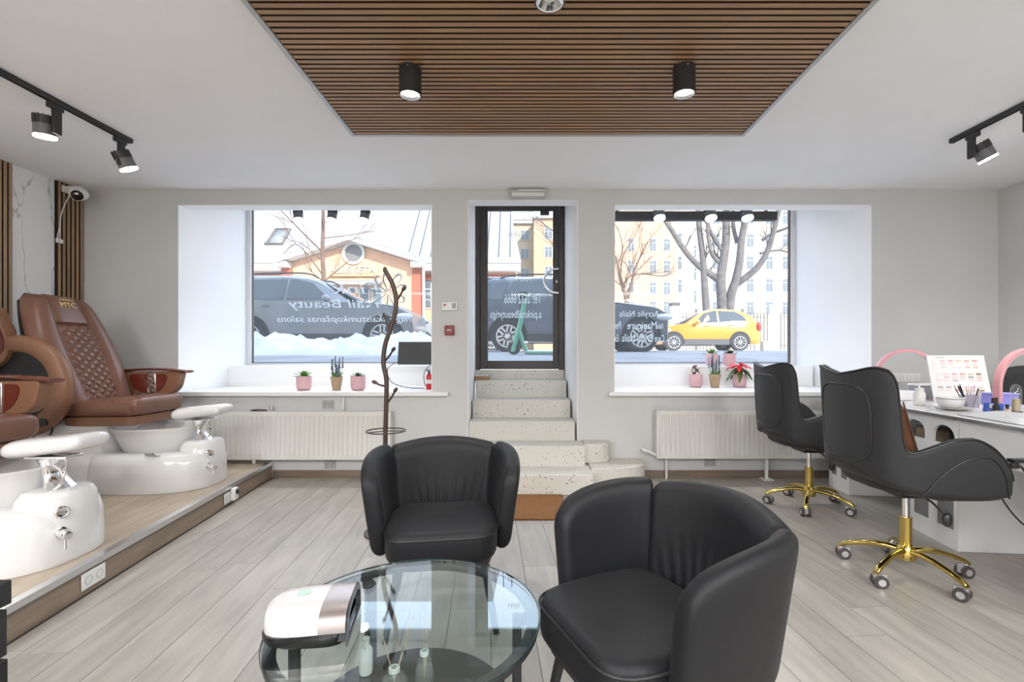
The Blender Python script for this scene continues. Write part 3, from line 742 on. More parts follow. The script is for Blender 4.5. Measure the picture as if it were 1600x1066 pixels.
# ================================================================ OFFICE CHAIRS
def lerp_tab(tab, u):
    """monotone cubic through the table"""
    xs = [a for a, _ in tab]; ys = [b for _, b in tab]; n = len(tab)
    if u <= xs[0]: return ys[0]
    if u >= xs[-1]: return ys[-1]
    i = max(k for k in range(n-1) if xs[k] <= u)
    dl = lambda k: (ys[k+1]-ys[k])/(xs[k+1]-xs[k])
    def m(k):
        if k == 0: return dl(0)
        if k == n-1: return dl(n-2)
        a, b = dl(k-1), dl(k); return 0 if a*b <= 0 else 2*a*b/(a+b)
    h = xs[i+1]-xs[i]; t = (u-xs[i])/h
    return ys[i]*(1+2*t)*(1-t)**2+m(i)*h*t*(1-t)**2+ys[i+1]*t*t*(3-2*t)+m(i+1)*h*t*t*(t-1)
def office_chair(loc, rz, label, cushion_=False, base=0.0):
    r = thing('office_chair', label, 'office chair', loc, rz, 'winged office chairs')   # faces +X
    K = [(.29,-.275),(.20,-.297),(.06,-.300),(-.08,-.295),(-.19,-.282),(-.262,-.245),(-.295,-.17),(-.312,-.08),(-.318,0)]
    K = K+[(x,-y) for x, y in reversed(K[:-1])]
    cv = spline([(x,y,0) for x, y in K], 10)
    L = [0]
    for a, b in zip(cv, cv[1:]): L.append(L[-1]+math.hypot(b[0]-a[0], b[1]-a[1]))
    tot = L[-1]
    def path(u):
        s = u*tot
        lo, hi = 0, len(L)-1
        while hi-lo > 1:
            m_ = (lo+hi)//2
            if L[m_] <= s: lo = m_
            else: hi = m_
        f = (s-L[lo])/(L[hi]-L[lo]); return (cv[lo][0]*(1-f)+cv[hi][0]*f, cv[lo][1]*(1-f)+cv[hi][1]*f)
    def half(u): return u if u <= .5 else 1-u
    top = [(0,.535),(.015,.62),(.05,.705),(.09,.765),(.135,.795),(.18,.790),(.24,.755),(.275,.732),(.300,.722),(.311,.735),(.318,.79),(.324,.93),(.330,1.06),(.343,1.118),(.37,1.134),(.43,1.115),(.5,1.095)]
    bot = [(0,.50),(.1,.495),(.25,.51),(.36,.55),(.45,.60),(.5,.61)]
    z1 = lambda u: lerp_tab(top, half(u)); z0 = lambda u: lerp_tab(bot, half(u))
    pa_ = Panel(path, z0, z1, .042, 0, 10, 10, .015, .015)
    p0, n0 = pa_.frame(.5)
    if n0.x > 0: pa_.path = lambda u: path(1-u)
    # lean: the back flares outwards with height
    pa_.lean = .05
    us = sorted(set([i/110 for i in range(111)]+[.5+s_*(x-.5) for x, _ in top for s_ in (1,-1)]))
    shell = pa_.build('shell', CLOTH2, r, 1, us)
    edge = [pa_.surf(u, 1.0, .018) for u in us[1:-1]]
    B().tube([(x,y,z-.006) for x,y,z in edge], .005, 6).build('top_piping', PIPING, shell)
    # oval piped panel on the outer back
    ov = []
    for k in range(48):
        a = 2*PI*k/48; cu, su = math.cos(a), math.sin(a)
        u = .5+.118*math.copysign(abs(cu)**.5, cu); zz = .835+.20*math.copysign(abs(su)**.55, su)
        v = (zz-z0(u))/(z1(u)-z0(u)); ov.append(pa_.surf(u, v, .0225))
    B().tube(ov, .0045, 6, closed=True).build('back_piping', PIPING, shell)
    for sg in (0, 1):
        ln = []
        for k in range(21):
            t = k/20; u = .025+.245*t; zz = lerp_tab([(0,.50),(.06,.60),(.16,.67),(.30,.705),(.5,.695),(.75,.635),(.92,.56),(1,.51)], t); zz = max(zz, z0(u)+.004)
            if sg: u = 1-u
            v = (zz-z0(u))/(z1(u)-z0(u)); ln.append(pa_.surf(u, v, .0225))
        B().tube(ln, .004, 6).build('arm_piping', PIPING, shell)
    poly = rounded([(.30,-.25),(-.20,-.25),(-.27,-.12),(-.27,.12),(-.20,.25),(.30,.25)], .09, 5)
    cushion(B(), poly, .49, .60, .04, .015).build('seat_cushion', CLOTH2, r, sub=1, ang=60)
    # rounded underside closing the bowl
    under = []
    pl = [path(i/60) for i in range(61)]
    for f, z in ((1.0,.53),(.985,.50),(.9,.478),(.6,.465),(.15,.46)):
        under.append([(p[0]*f, p[1]*f, z+(.07*max(0,-p[0]-.05)/.27 if f > .6 else .02*max(0,-p[0]-.05)/.27)) for p in pl])
    B().loft(under).build('underside', CLOTH2, r, ang=60)
    B().box(-.09, .09, -.09, .09, .435, .465).build('mechanism', BLACKPL, r, bevel=.006)
    lv = B().tube(spline([(.02,-.08,.45),(.03,-.14,.43),(.05,-.19,.38)],4), .005, 8).build('lever', BLACKPL, r)
    B().ball((.055,-.20,.362), .03, 12, 8, .8, .55, 1.2).build('paddle', BLACKPL, lv)
    B().cyl((0,0,.30),(0,0,.44), .016, n=20).build('gas_lift', CHROME, r)
    B().lathe([(.029,.085),(.029,.305),(.031,.312),(.017,.313)], n=24).build('column', GOLD, r)
    B().lathe([(.045,.085),(.05,.11),(.04,.145),(.03,.16)], n=24).build('hub', GOLD, r)
    for k in range(5):
        a = base+2*PI*k/5; c_, s_ = math.cos(a), math.sin(a)
        prof = [(.03,.130),(.09,.136),(.16,.128),(.23,.110),(.285,.090),(.310,.074)]
        rings = []
        for q, (d_, z) in enumerate(prof):
            wd = .021-.006*q/5; hh = .017-.004*q/5
            rings.append([(d_*c_-s_*wd*math.cos(t), d_*s_+c_*wd*math.cos(t), z+hh*math.sin(t)) for t in [2*PI*j/12 for j in range(12)]])
        lg = B().loft(rings).build('leg', GOLD, r, ang=60)
        M = Matrix.Translation((.300*c_, .300*s_, 0)) @ Matrix.Rotation(a+.7*math.sin(k*2.3), 4, 'Z')
        B().cyl((0,0,.055),(0,0,.085), .010, n=10, M=M).build('caster_stem', CHROME, lg)
        B().cyl((-.012,-.029,.033),(-.012,-.012,.033), .0325, n=20, M=M).cyl((-.012,.012,.033),(-.012,.029,.033), .0325, n=20, M=M).build('caster_wheels', mat('caster_tyre',(.06,.05,.05),.4), lg)
        B().cyl((-.012,-.0305,.033),(-.012,.0305,.033), .018, n=16, M=M).box(-.042,.014,-.0115,.0115,.024,.067,M).build('caster_hub', mat('caster_hub',(.62,.62,.64),.25,metal=.7), lg)
    return r
office_chair((2.05, 2.61, 0), math.radians(-1), 'charcoal winged office chair on gold casters holding a brown cushion', base=1.152)
office_chair((2.195, 3.76, 0), math.radians(0), 'charcoal winged office chair on gold casters in front of the radiator', base=.35)
cu = thing('cushion', 'brown velvet cushion leaning inside the nearer office chair', 'cushion', (1.93, 2.60, .615))
b = B(); rings = []
for i in range(13):
    t = -1+2*i/12; e = (1-abs(t)**3)
    rings.append([(.055*math.copysign(abs(math.cos(a))**1.0, math.cos(a))*(1-abs(math.sin(a))**4*.9)*e+.004*math.cos(a)-.05*t, .185*math.copysign(abs(math.sin(a))**.7, math.sin(a))*(.97+.03*e), .17*t+.17) for a in [2*PI*k/24 for k in range(24)]])
b.loft(rings).build('pad', mat('brown_velvet',(.23,.095,.05),.8,noise=.15,nscale=12,sheen=.3), cu, sub=1, ang=60)
B().tube([(-.05*(-1+2*i/12), .19, .34*i/12) for i in range(13)], .004, 6).build('piping', mat('brown_velvet_dark',(.10,.04,.025),.8), cu)
B().tube([(-.05*(-1+2*i/12), -.19, .34*i/12) for i in range(13)], .004, 6).build('piping', mat('brown_velvet_dark',(.10,.04,.025),.8), cu)

# tufted chair on the far side of the desk
tf = thing('tufted_chair', 'black button-tufted chair behind the manicure desk at the right edge', 'chair', (4.02, 3.78, 0), math.radians(215))
pb_ = lambda u: (-.235-.03*math.sin(PI*u), .30-.60*u)
TP = Panel(pb_, lambda u: .42, lambda u: 1.10-.035*abs(2*u-1)**4*2, .10, .10, 24, 10, .08, .08)
p0, n0 = TP.frame(.5)
if n0.x > 0: TP.path = lambda u: pb_(1-u)
VEL = mat('black_velvet', (.018,.018,.019), .75, sheen=.25)
bk = TP.build('backrest', VEL, tf)
for i in range(4):
    for j in range(5 if i % 2 else 4):
        u = (j+ (.5 if not i % 2 else 0)+.25)/4.8; v = .28+i*.2
        p = TP.surf(min(.95,u), v, -.052); B().ball(p, .013, 8, 6, .6, 1, 1).build('button', VEL, bk)
cushion(B(), rounded([(.28,-.26),(-.22,-.26),(-.22,.26),(.28,.26)], .08), .40, .50, .04, .02).build('seat', VEL, tf, sub=1, ang=60)
for sx_, sy_ in ((-1,-1),(1,-1),(-1,1),(1,1)):
    B().tube([(sx_*.19,sy_*.21,.41),(sx_*.22,sy_*.24,.003)], [.018,.011], 10).build('leg', BLACK, tf)
# ================================================================ PEDICURE SPA CHAIRS
def sup(cx, rx, ry, z, n=40, e=.75, cy=0):
    return [(cx+rx*math.copysign(abs(math.cos(a))**e, math.cos(a)), cy+ry*math.copysign(abs(math.sin(a))**e, math.sin(a)), z) for a in [2*PI*k/n for k in range(n)]]
def spa_chair(loc, rz, label):
    r = thing('pedicure_spa_chair', label, 'spa chair', loc, rz, 'pedicure spa chairs')     # faces +X, front tip at x=0
    base = B()
    base.loft([sup(-.47,.465,.325,.001), sup(-.47,.47,.33,.02), sup(-.46,.455,.315,.20), sup(-.46,.44,.30,.262), sup(-.46,.41,.27,.283), sup(-.46,.30,.18,.285)])
    base.loft([sup(-1.14,.44,.32,.001), sup(-1.14,.44,.325,.02), sup(-1.15,.41,.30,.25), sup(-1.12,.40,.29,.42), sup(-1.06,.42,.29,.50), sup(-1.06,.40,.27,.515)])
    bs = base.build('base', CERAMIC, r, ang=60)
    B().loft([sup(-.155,.155,.20,.05,e=.9), sup(-.14,.150,.185,.20,e=.9), sup(-.125,.135,.16,.32,e=.9), sup(-.12,.120,.135,.352,e=.9), sup(-.12,.085,.1,.358,e=.9)]).build('front_tower', CERAMIC, bs, ang=60)
    # bowl with open top
    bw = B()
    rim = [(.235,.19,.272),(.26,.21,.30),(.30,.25,.40),(.325,.272,.452),(.335,.282,.462),(.335,.282,.468),(.322,.268,.47),(.30,.246,.455),(.27,.22,.38),(.22,.17,.315),(.02,.02,.305)]
    bw.loft([sup(-.47,a*.93,b_,z,e=.95) for a, b_, z in rim]).build('basin', CERAMIC, r, ang=50)
    # footrest on a chrome swan neck
    pad = B(); rings = []
    for i in range(11):
        t = i/10; x = -.33+.40*t; t = [0,.01,.04,.10,.25,.5,.75,.90,.96,.99,1][i]; x = -.32+.385*t; e = math.sqrt(max(.02,1-(abs(2*t-1))**12)); zc = .555+.045*t; hh = (.046-.008*t)*e+.004; ww = .115*(.6+.4*e)
        rings.append([(x, ww*math.copysign(abs(math.cos(a))**.7, math.cos(a)), zc+hh*math.copysign(abs(math.sin(a))**.7, math.sin(a))) for a in [2*PI*k/20 for k in range(20)]])
    fr_ = pad.loft(rings).build('footrest', CERAMIC, r, ang=60)
    nk = B(); rings = []
    for i in range(9):
        t = i/8; x = -.105-.02*math.sin(PI*t)-.035*t; z = .350+.165*t; wx = .055-.022*math.sin(PI*t); wy = .085-.03*math.sin(PI*t)
        rings.append([(x+wx*math.cos(a), wy*math.sin(a), z) for a in [2*PI*k/20 for k in range(20)]])
    nk.loft(rings).build('footrest_neck', CHROME, fr_, ang=60)
    B().box(-.25,-.04,-.05,.05,.506,.522).build('footrest_plate', CHROME, fr_, bevel=.004)
    B().tube(spline([(-.05,-.10,.49),(.01,-.12,.46),(.005,-.12,.41),(-.05,-.10,.37)],5), .007, 8).build('shower_hose', CHROME, r)
    # button and tap on the tower's camera side
    nrm = Vector((.86,-.51,0)).normalized(); q = nrm.to_track_quat('Z','Y').to_matrix().to_4x4()
    B().lathe([(.030,-.004),(.030,.006),(.024,.010),(.018,.008),(.0,.009)], n=24, M=Matrix.Translation((-.006,-.106,.262)) @ q).build('drain_knob', CHROME, bs)
    tp = B().lathe([(.026,-.01),(.026,.012),(.018,.014),(.018,.055),(.022,.057),(.022,.085),(.017,.088)], n=20, M=Matrix.Translation((-.012,-.110,.165)) @ q).build('tap', CHROME, bs)
    B().tube([(.046,-.146,.16),(.050,-.149,.095)], .005, 8).build('tap_lever', CHROME, tp)
    B().box(-.36,-.27,-.305,-.265,.280,.304).build('valve_cap', CHROME, bs, bevel=.008)
    # seat
    sp_ = rounded([(-.47,-.27),(-.47,.27),(-.98,.29),(-.98,-.29)], .07)
    cushion(B(), sp_, .56, .685, .05, .012).build('seat_cushion', LEATHER, r, sub=1, ang=60)
    fr = rounded([(-.44,-.26),(-.44,.26),(-.66,.275),(-.66,-.275)], .06)
    cushion(B(), fr, .575, .705, .05, .01).build('seat_front_roll', LEATHER, r, sub=1, ang=60)
    B().loft([[(x*.97-.03, y*.97, .50) for x, y in sp_], [(x-.01, y*.98, .565) for x, y in sp_]]).build('seat_skirt', LEATHER2, r)
    # back
    def cl(s):
        x = -.95-.36*max(0,s)**1.05; z = .62+.87*s; return x, z
    def wid(s): return .305+.05*math.sin(PI*max(0,s)*.9)-.080*s**3
    def bkp(s, w_, off):
        x, z = cl(s); nx, nz = .92, .38
        k = off+.0; return (x+nx*k, w_*wid(s), z+nz*k)
    def bol(w_):
        a = abs(w_); return .040*max(0, min(1, (a-.42)/.12))*max(0, 1-((a-.72)/.30)**2 if a > .72 else 1)
    rings = []
    for i in range(25):
        s = -.02+1.03*i/24; e = 1-max(0,(s-.86)/.16)**2*.55
        ring = []
        for k in range(29):
            w_ = -1+2*k/28; ring.append(bkp(min(s,1.0), w_*(.94+.06*e), (.055*math.sqrt(max(0,1-abs(w_)**6))+bol(w_))*e-.02*(1-e)))
        for k in range(29):
            w_ = 1-2*k/28; ring.append(bkp(min(s,1.0), w_*.96, -.03*e))
        if i == 24: ring = [bkp(1.012, (-1+2*(k if k < 29 else 57-k)/28)*.9, .0) for k in range(58)]
        rings.append(ring)
    bk = B().loft(rings).build('backrest', LEATHER, r, ang=55)
    # black rear shell
    rings = []
    for i in range(16):
        s = -.02+.98*i/15
        rings.append([bkp(s, math.cos(a)*.97, -.028-.115*abs(math.sin(a))**.7*(1-.55*max(0,s-.55)/.45)) for a in [PI*k/16 for k in range(17)]]+[bkp(s, -.6+.3*k, -.027) for k in range(5)])
    B().loft(rings).build('rear_shell', mat('black_shell',(.012,.012,.013),.45), r, ang=55)
    # quilted centre panel
    rows = []
    for i in range(97):
        s = .02+.70*i/96; row = []
        for k in range(49):
            t = -1+2*k/48; w_ = .44*t
            a_ = s*27+t*3.4; b_ = s*27-t*3.4
            q_ = min(abs(math.sin(a_*PI/2)), abs(math.sin(b_*PI/2)))
            edge_ = min(1, (1-abs(t))*8, (s-.02)*30, (.72-s)*40)
            row.append(bkp(s, w_, .057+.020*max(0,edge_)*min(1,q_*1.5)**.6))
        rows.append(row)
    B().grid(rows).build('quilted_panel', LEATHER, bk, ang=80)
    rows = []
    for i in range(17):
        s = .715+.285*i/16; row = []
        for k in range(21):
            t = -1+2*k/20; e = math.sqrt(max(0,(1-t**6)))*min(1,((1.0-s)/.07+.0)**.5 if s < 1 else 0, ((s-.715)/.02)**.5)
            row.append(bkp(s, .50*t, .035+.052*e))
        rows.append(row)
    hr = B().grid(rows).build('headrest', LEATHER, bk, ang=60)
    tx = Vector((0,1,0)); ty = (Vector(bkp(.95,0,0))-Vector(bkp(.85,0,0))).normalized(); tn = tx.cross(ty)
    M = Matrix((( tx.x,ty.x,tn.x,0),(tx.y,ty.y,tn.y,0),(tx.z,ty.z,tn.z,0),(0,0,0,1)))
    o_ = Vector(bkp(.865,0,.0915)); M = Matrix.Translation(o_) @ M
    GT = mat('gold_thread', (.75,.50,.20), .4)
    text('embroidered_logo', 'MTC', .066, GT, hr, M, depth=.002)
    cb = B()
    for k, (a, h_) in enumerate(((-.045,.02),(-.022,.026),(0,.034),(.022,.026),(.045,.02))):
        cb.add([(a-.009,.058,.002),(a+.009,.058,.002),(a*1.25,.058+h_,.002)], [(0,1,2)], M)
    cb.build('embroidered_crown', GT, hr, thick=.002)
    # round side rings and armrests
    for sg in (-1, 1):
        a0, a1 = math.radians(-75), math.radians(190)
        sec = []
        for i in range(37):
            a = a0+(a1-a0)*i/36; wv = .052
            rr_ = .312; th_ = .062*(1 if i < 30 else 1-.04*(i-30))
            ring = []
            for k in range(12):
                c_ = 2*PI*k/12
                rad_ = rr_+th_*math.copysign(abs(math.cos(c_))**.6, math.cos(c_)); yy_ = sg*.365+wv*math.copysign(abs(math.sin(c_))**.6, math.sin(c_))
                ring.append((-1.20+rad_*math.cos(a), yy_, .80+rad_*math.sin(a)))
            sec.append(ring)
        rg = r
        if sg < 0: rg = B().loft(sec).build('side_ring', LEATHER2, r, ang=60)
        else: B().prism(rounded([(-1.16,.62),(-.94,.62),(-.90,.72),(-.96,.88),(-1.12,.90)],.05), .33, .41, 'y').build('arm_support', LEATHER2, r, bevel=.015)
        if sg < 0: B().lathe([(.26,-.02),(.26,.02)], n=36, M=Matrix.Translation((-1.20, sg*.355, .80)) @ Matrix.Rotation(PI/2,4,'X')).build('ring_liner', mat('black_shell',(.012,.012,.013),.45), rg)
        B().lathe([(.03,-.06),(.03,.06)], n=20, M=Matrix.Translation((-.98, sg*.365, .55)) @ Matrix.Rotation(PI/2,4,'X')).build('pivot', BLACKPL, rg)
        def arm(M):
            side_poly = [(-1.02,.88),(-.99,.76),(-.92,.70),(-.80,.69),(-.62,.69),(-.565,.74),(-.53,.885)]
            ar = B().prism(rounded(side_poly, .03, 3), sg*.325, sg*.415, 'y', M).build('armrest', LEATHER2, r, bevel=.01)
            top_ = []
            for i in range(11):
                t = i/10; x = -1.06+.58*t; z = .893+.018*math.sin(PI*t)-.01*t
                top_.append([(x, sg*.37+.062*math.cos(a), z+.013*math.sin(a)) for a in [2*PI*k/12 for k in range(12)]])
            B().loft(top_, M=M).build('armrest_top', MAHOG, ar, ang=60)
            inn = rounded([(-.97,.865),(-.93,.74),(-.86,.705),(-.72,.70),(-.66,.76),(-.63,.865)], .05, 4)
            B().prism(inn, sg*.318, sg*.326, 'y', M).build('inlay', MAHOG, ar)
            B().prism(inn, sg*.414, sg*.422, 'y', M).build('inlay', MAHOG, ar)
            B().box(-.80,-.73,sg*.316-.006,sg*.316+.006,.70,.875,M).build('chrome_strip', CHROME, ar, bevel=.004)
        arm(Matrix.Identity(4) if sg > 0 else Matrix.Translation((-1.32,0,.90)) @ Matrix.Rotation(math.radians(-112),4,'Y') @ Matrix.Translation((1.05,0,-.86)))
    B().tube(spline([(-1.0,-.34,.56),(-.97,-.36,.48),(-1.03,-.35,.42),(-1.15,-.33,.44)],5), .006, 8).build('power_cable', BLACKPL, r)
    return r
RZ = math.radians(1.5)
s1 = spa_chair((-2.49, 3.86, PH+.001), RZ, 'brown quilted leather spa chair with white foot basin beside the window wall')
s2_ = dup_thing(s1, (-2.295, 2.47, PH+.001), RZ, 'spa chair with white foot basin and footrest cut by the left edge of the photo')

# ================================================================ ROUND GLASS TABLE
TX, TY, TZ_ = -.350, 1.407, .43
tb = thing('coffee_table', 'round glass coffee table with black frame and dark lower shelf', 'coffee table', (TX, TY, .002))
B().lathe([(.0005,TZ_-.010),(.379,TZ_-.010),(.381,TZ_-.008),(.381,TZ_-.002),(.379,TZ_),(.0005,TZ_)], n=96, caps=False).build('glass_top', TABGL, tb)
ring = [(.385*math.cos(2*PI*k/96), .385*math.sin(2*PI*k/96), TZ_-.019) for k in range(96)]
B().lathe([(.346,TZ_-.0255),(.379,TZ_-.0255),(.379,TZ_-.0115),(.346,TZ_-.0115),(.346,TZ_-.0255)], n=96, caps=False).build('rim', BLACK, tb)
B().lathe([(.382,TZ_-.006),(.3845,TZ_-.006),(.3845,TZ_-.0005),(.382,TZ_-.0005),(.382,TZ_-.006)], n=96, caps=False).build('edge_band', mat('glass_edge',(.02,.035,.035),.1), tb)
B().lathe([(.30,.138),(.302,.140),(.302,.148),(.30,.150),(.001,.150)], n=72).build('lower_shelf', mat('black_glass',(.016,.017,.020),.22), tb)
for a in (8, 128, 188, 308):
    M = Matrix.Rotation(math.radians(a),4,'Z')
    B().box(.305,.330,-.018,.018,0,TZ_-.026,M).box(.330,.350,-.018,.018,TZ_-.05,TZ_-.026,M).build('leg', BLACK, tb, bevel=.003)
TT = TZ_+.0025
uv = thing('nail_lamp', 'white and silver curing lamp with a black base on the glass table', 'nail lamp', (px_x(492,1.33), 1.335, TT), math.radians(10))
def arch(x, sc_, z0=0.0, zh=.095, hw=.105, n=24):
    pts = []
    for k in range(n+1):
        a = PI*k/n; pts.append((x, hw*sc_*math.copysign(abs(math.cos(a))**.55, math.cos(a)), z0+(zh-z0)*(abs(math.sin(a))**.75)*(sc_*.35+.65)))
    return pts
b = B().loft([arch(x, s, .040) for x, s in ((-.118,.45),(-.112,.62),(-.10,.78),(-.08,.90),(-.05,.97),(-.01,1.0),(.03,1.0))], True, False)
b.build('body', mat('lamp_white',(.62,.585,.585),.18,coat=.4), uv, ang=50)
B().loft([arch(x, 1.004, .040) for x in (.03,.07,.098)], False, False).build('silver_band', mat('lamp_silver',(.62,.56,.55),.25,metal=.8), uv, ang=50)
B().loft([[(p[0]*1.0, p[1], z) for p in rounded([(-.118*f+.0,-.105*f),(-.118*f,.105*f),(.098,.105*f2),(.098,-.105*f2)], .06*1.0, 5)] for f, f2, z in ((.80,.93,.0),(.94,.98,.014),(1.0,1.0,.028),(1.0,1.0,.040))]).build('base', mat('lamp_black',(.012,.012,.013),.25), uv, ang=50)
B().loft([arch(.099,1.0,.004,.096), arch(.104,1.0,.004,.097), arch(.104,.88,.010,.083), arch(.03,.86,.010,.08)], False, True).build('opening', mat('lamp_inside',(.05,.05,.055),.3), uv, ang=50)
B().box(-.02,.10,-.085,.085,.012,.016).build('tray', mat('mirror_tray',(.75,.75,.76),.1,metal=1), uv)
B().lathe([(.018,0),(.018,.001)], n=20, M=Matrix.Translation((-.035,.02,.0955))).build('round_sticker', mat('sticker_green',(.45,.60,.52),.4), uv)
def diffuser(loc, kind, label):
    r = thing('reed_diffuser', label, 'reed diffuser', loc)
    if kind == 0: prof = [(.012,.0),(.036,.001),(.040,.008),(.040,.020),(.030,.040),(.016,.048),(.014,.062),(.016,.064)]
    else: prof = [(.012,.0),(.028,.001),(.031,.008),(.028,.040),(.020,.066),(.012,.076),(.011,.092),(.013,.094)]
    B().lathe(prof, n=28, caps=False).build('bottle', CLEARGL, r, ang=60)
    B().lathe([(p*.88, z+.003) for p, z in prof[:4]]+[(.0, prof[3][1]+.003)], n=24, caps=False).build('liquid', glass('diffuser_oil',(.93,.90,.84),1.3,haze=.15), r)
    zt_ = prof[-1][1]
    B().lathe([(.017 if kind == 0 else .014, zt_-.012),(.017 if kind == 0 else .014, zt_+.001),(.010, zt_+.002)], n=20, caps=False).build('collar', PLASTIC, r)
    if kind == 0:
        for k, (dx, dy) in enumerate(((-.055,.02),(-.06,.03),(.05,.03),(.055,.02),(.045,.045))):
            B().tube([(dx*-.1,dy*-.1,.006),(dx,dy,.20)], .0018, 5).build('reed', mat('reed',(.48,.36,.24),.8), r)
    else:
        for k, (dx, dy) in enumerate(((.004,.03),(.016,.02),(-.012,.03))):
            B().tube([(0,0,.006),(dx,dy,.20)], .0016, 5).build('reed', mat('reed',(.48,.36,.24),.8), r)
    return r
diffuser((px_x(616,1.50), 1.50, .1535), 0, 'round reed diffuser with spread reeds on the lower table shelf')
diffuser((px_x(663,1.535), 1.535, .1535), 1, 'tall clear diffuser bottle on the lower table shelf, right of the round one')
jb = thing('spray_bottle', 'white capped bottle on the lower shelf under the glass, beside the curing lamp', 'bottle', (px_x(570,1.56), 1.57, .1535))
B().lathe([(.0,0),(.020,.001),(.022,.01),(.022,.075),(.015,.088),(.010,.09)], n=20).build('body', mat('milky',(.7,.7,.7),.3), jb)
B().lathe([(.012,.09),(.012,.115),(.0,.116)], n=16).build('cap', PLASTIC, jb)

# ================================================================ COAT STAND
cs = thing('coat_stand', 'dark bronze branch-shaped coat stand in front of the window', 'coat stand', (px_x(603,3.2), 3.2, .002))
BRZ = mat('dark_bronze', (.065,.042,.032), .45, metal=.3)
def cpt(x, y, dy=0): 
    p = pt(540+x/3.333, 400+y/3.333, 3.2); return (p[0]-cs.location.x, dy, p[2])
stem = spline([cpt(205,75),cpt(222,105),cpt(245,150),cpt(262,220),cpt(258,300),cpt(232,385),cpt(205,470),cpt(197,560),cpt(212,640),cpt(213,720),cpt(211,800),cpt(207,1000),(0,0,.02)], 6)
B().tube(stem, [.010]+[.0145]*5+[.0155]*(len(stem)-6), 12).build('stem', BRZ, cs)
B().ball(stem[0], .0145, 10, 8, 1, 1, 1.5).build('tip', BRZ, cs)
for a, c_, dy in (((268,232),(312,168),-.03),((230,392),(192,305),.03),((206,548),(264,484),-.05),((212,682),(140,658),.02),((220,765),(272,693),-.04)):
    p0, p1 = cpt(*a), cpt(*c_, dy); 
    o = B().tube([p0, tuple((Vector(p0)+Vector(p1))/2+Vector((0,0,-.006))), p1], [.0075,.0065,.006], 8).build('hook', BRZ, cs)
    d_ = (Vector(p1)-Vector(p0)).normalized()
    B().tube([tuple(Vector(p1)-d_*.03), tuple(Vector(p1)-d_*.015), p1, tuple(Vector(p1)+d_*.012)], [.006,.0125,.0115,.004], 8).build('bud', BRZ, o)
zr = px_z(674, 3.2)
B().tube([(.127*math.cos(2*PI*k/40), .127*math.sin(2*PI*k/40), zr) for k in range(40)], .0045, 6, closed=True).tube([(0,0,zr),(.127,0,zr)], .004, 6).tube([(0,0,zr),(-.10,-.08,zr)], .004, 6).tube([(0,0,zr),(-.06,.112,zr)], .004, 6).build('umbrella_ring', BRZ, cs)
B().lathe([(.14,0),(.14,.012),(.02,.025)], n=40).build('base', BRZ, cs)

# ================================================================ WINDOW SILL THINGS
G_GREEN = mat('leaf_green', (.10,.26,.035), .5, noise=.25, nscale=20)
G_DARK = mat('leaf_dark', (.06,.11,.06), .5, noise=.25, nscale=20)
G_POIN = mat('leaf_poinsettia', (.09,.15,.04), .5, noise=.25, nscale=20)
RED = mat('bract_red', (.62,.012,.022), .5, noise=.2, nscale=20)
BURG = mat('burgundy', (.10,.012,.018), .5, noise=.25, nscale=20)
SOIL = mat('soil', (.04,.028,.02), .95)
KRAFT = mat('kraft_paper', (.42,.30,.19), .8, noise=.1, nscale=15)
def leaf(b, base, az, el, L, W, bend=.3, th_=.002, roll=0.0):
    d = Vector((math.cos(az)*math.cos(el), math.sin(az)*math.cos(el), math.sin(el))); s = Vector((-math.sin(az), math.cos(az), 0)); s = s*math.cos(roll)+d.cross(s)*math.sin(roll); nn = d.cross(s)
    rings = []
    for i in range(7):
        t = i/6; c_ = Vector(base)+d*L*t+Vector((0,0,-bend*L*t*t)); w_ = W*math.sin(PI*min(.98, .08+t*.9))**.8*.5+.0006
        rings.append([tuple(c_-s*w_), tuple(c_-nn*th_), tuple(c_+s*w_), tuple(c_+nn*th_)])
    b.loft(rings)
def pink_pot(loc, label, cat='potted plant', group='potted plants on the sills'):
    r = thing('potted_plant', label, cat, loc, random.random()*6, group)
    B().lathe([(.040,0),(.056,.002),(.068,.016),(.072,.05),(.072,.135),(.070,.140),(.065,.140),(.064,.118)], n=32).build('pot', PINK, r, ang=50)
    B().lathe([(.0635,.120),(.0,.124)], n=24, caps=False).build('soil', SOIL, r)
    return r
def succulent(r, m, n, L, W, z=.122, spread=1.2):
    for k in range(n):
        b = B(); a = k*2.399; el = 1.35-spread*(k/n); leaf(b, (0,0,z), a, max(.15,1.45-el*.9) if False else max(.2,1.5-1.25*k/n), L*(.7+.3*k/n), W, .15, .004)
        b.build('leaf', m, r)
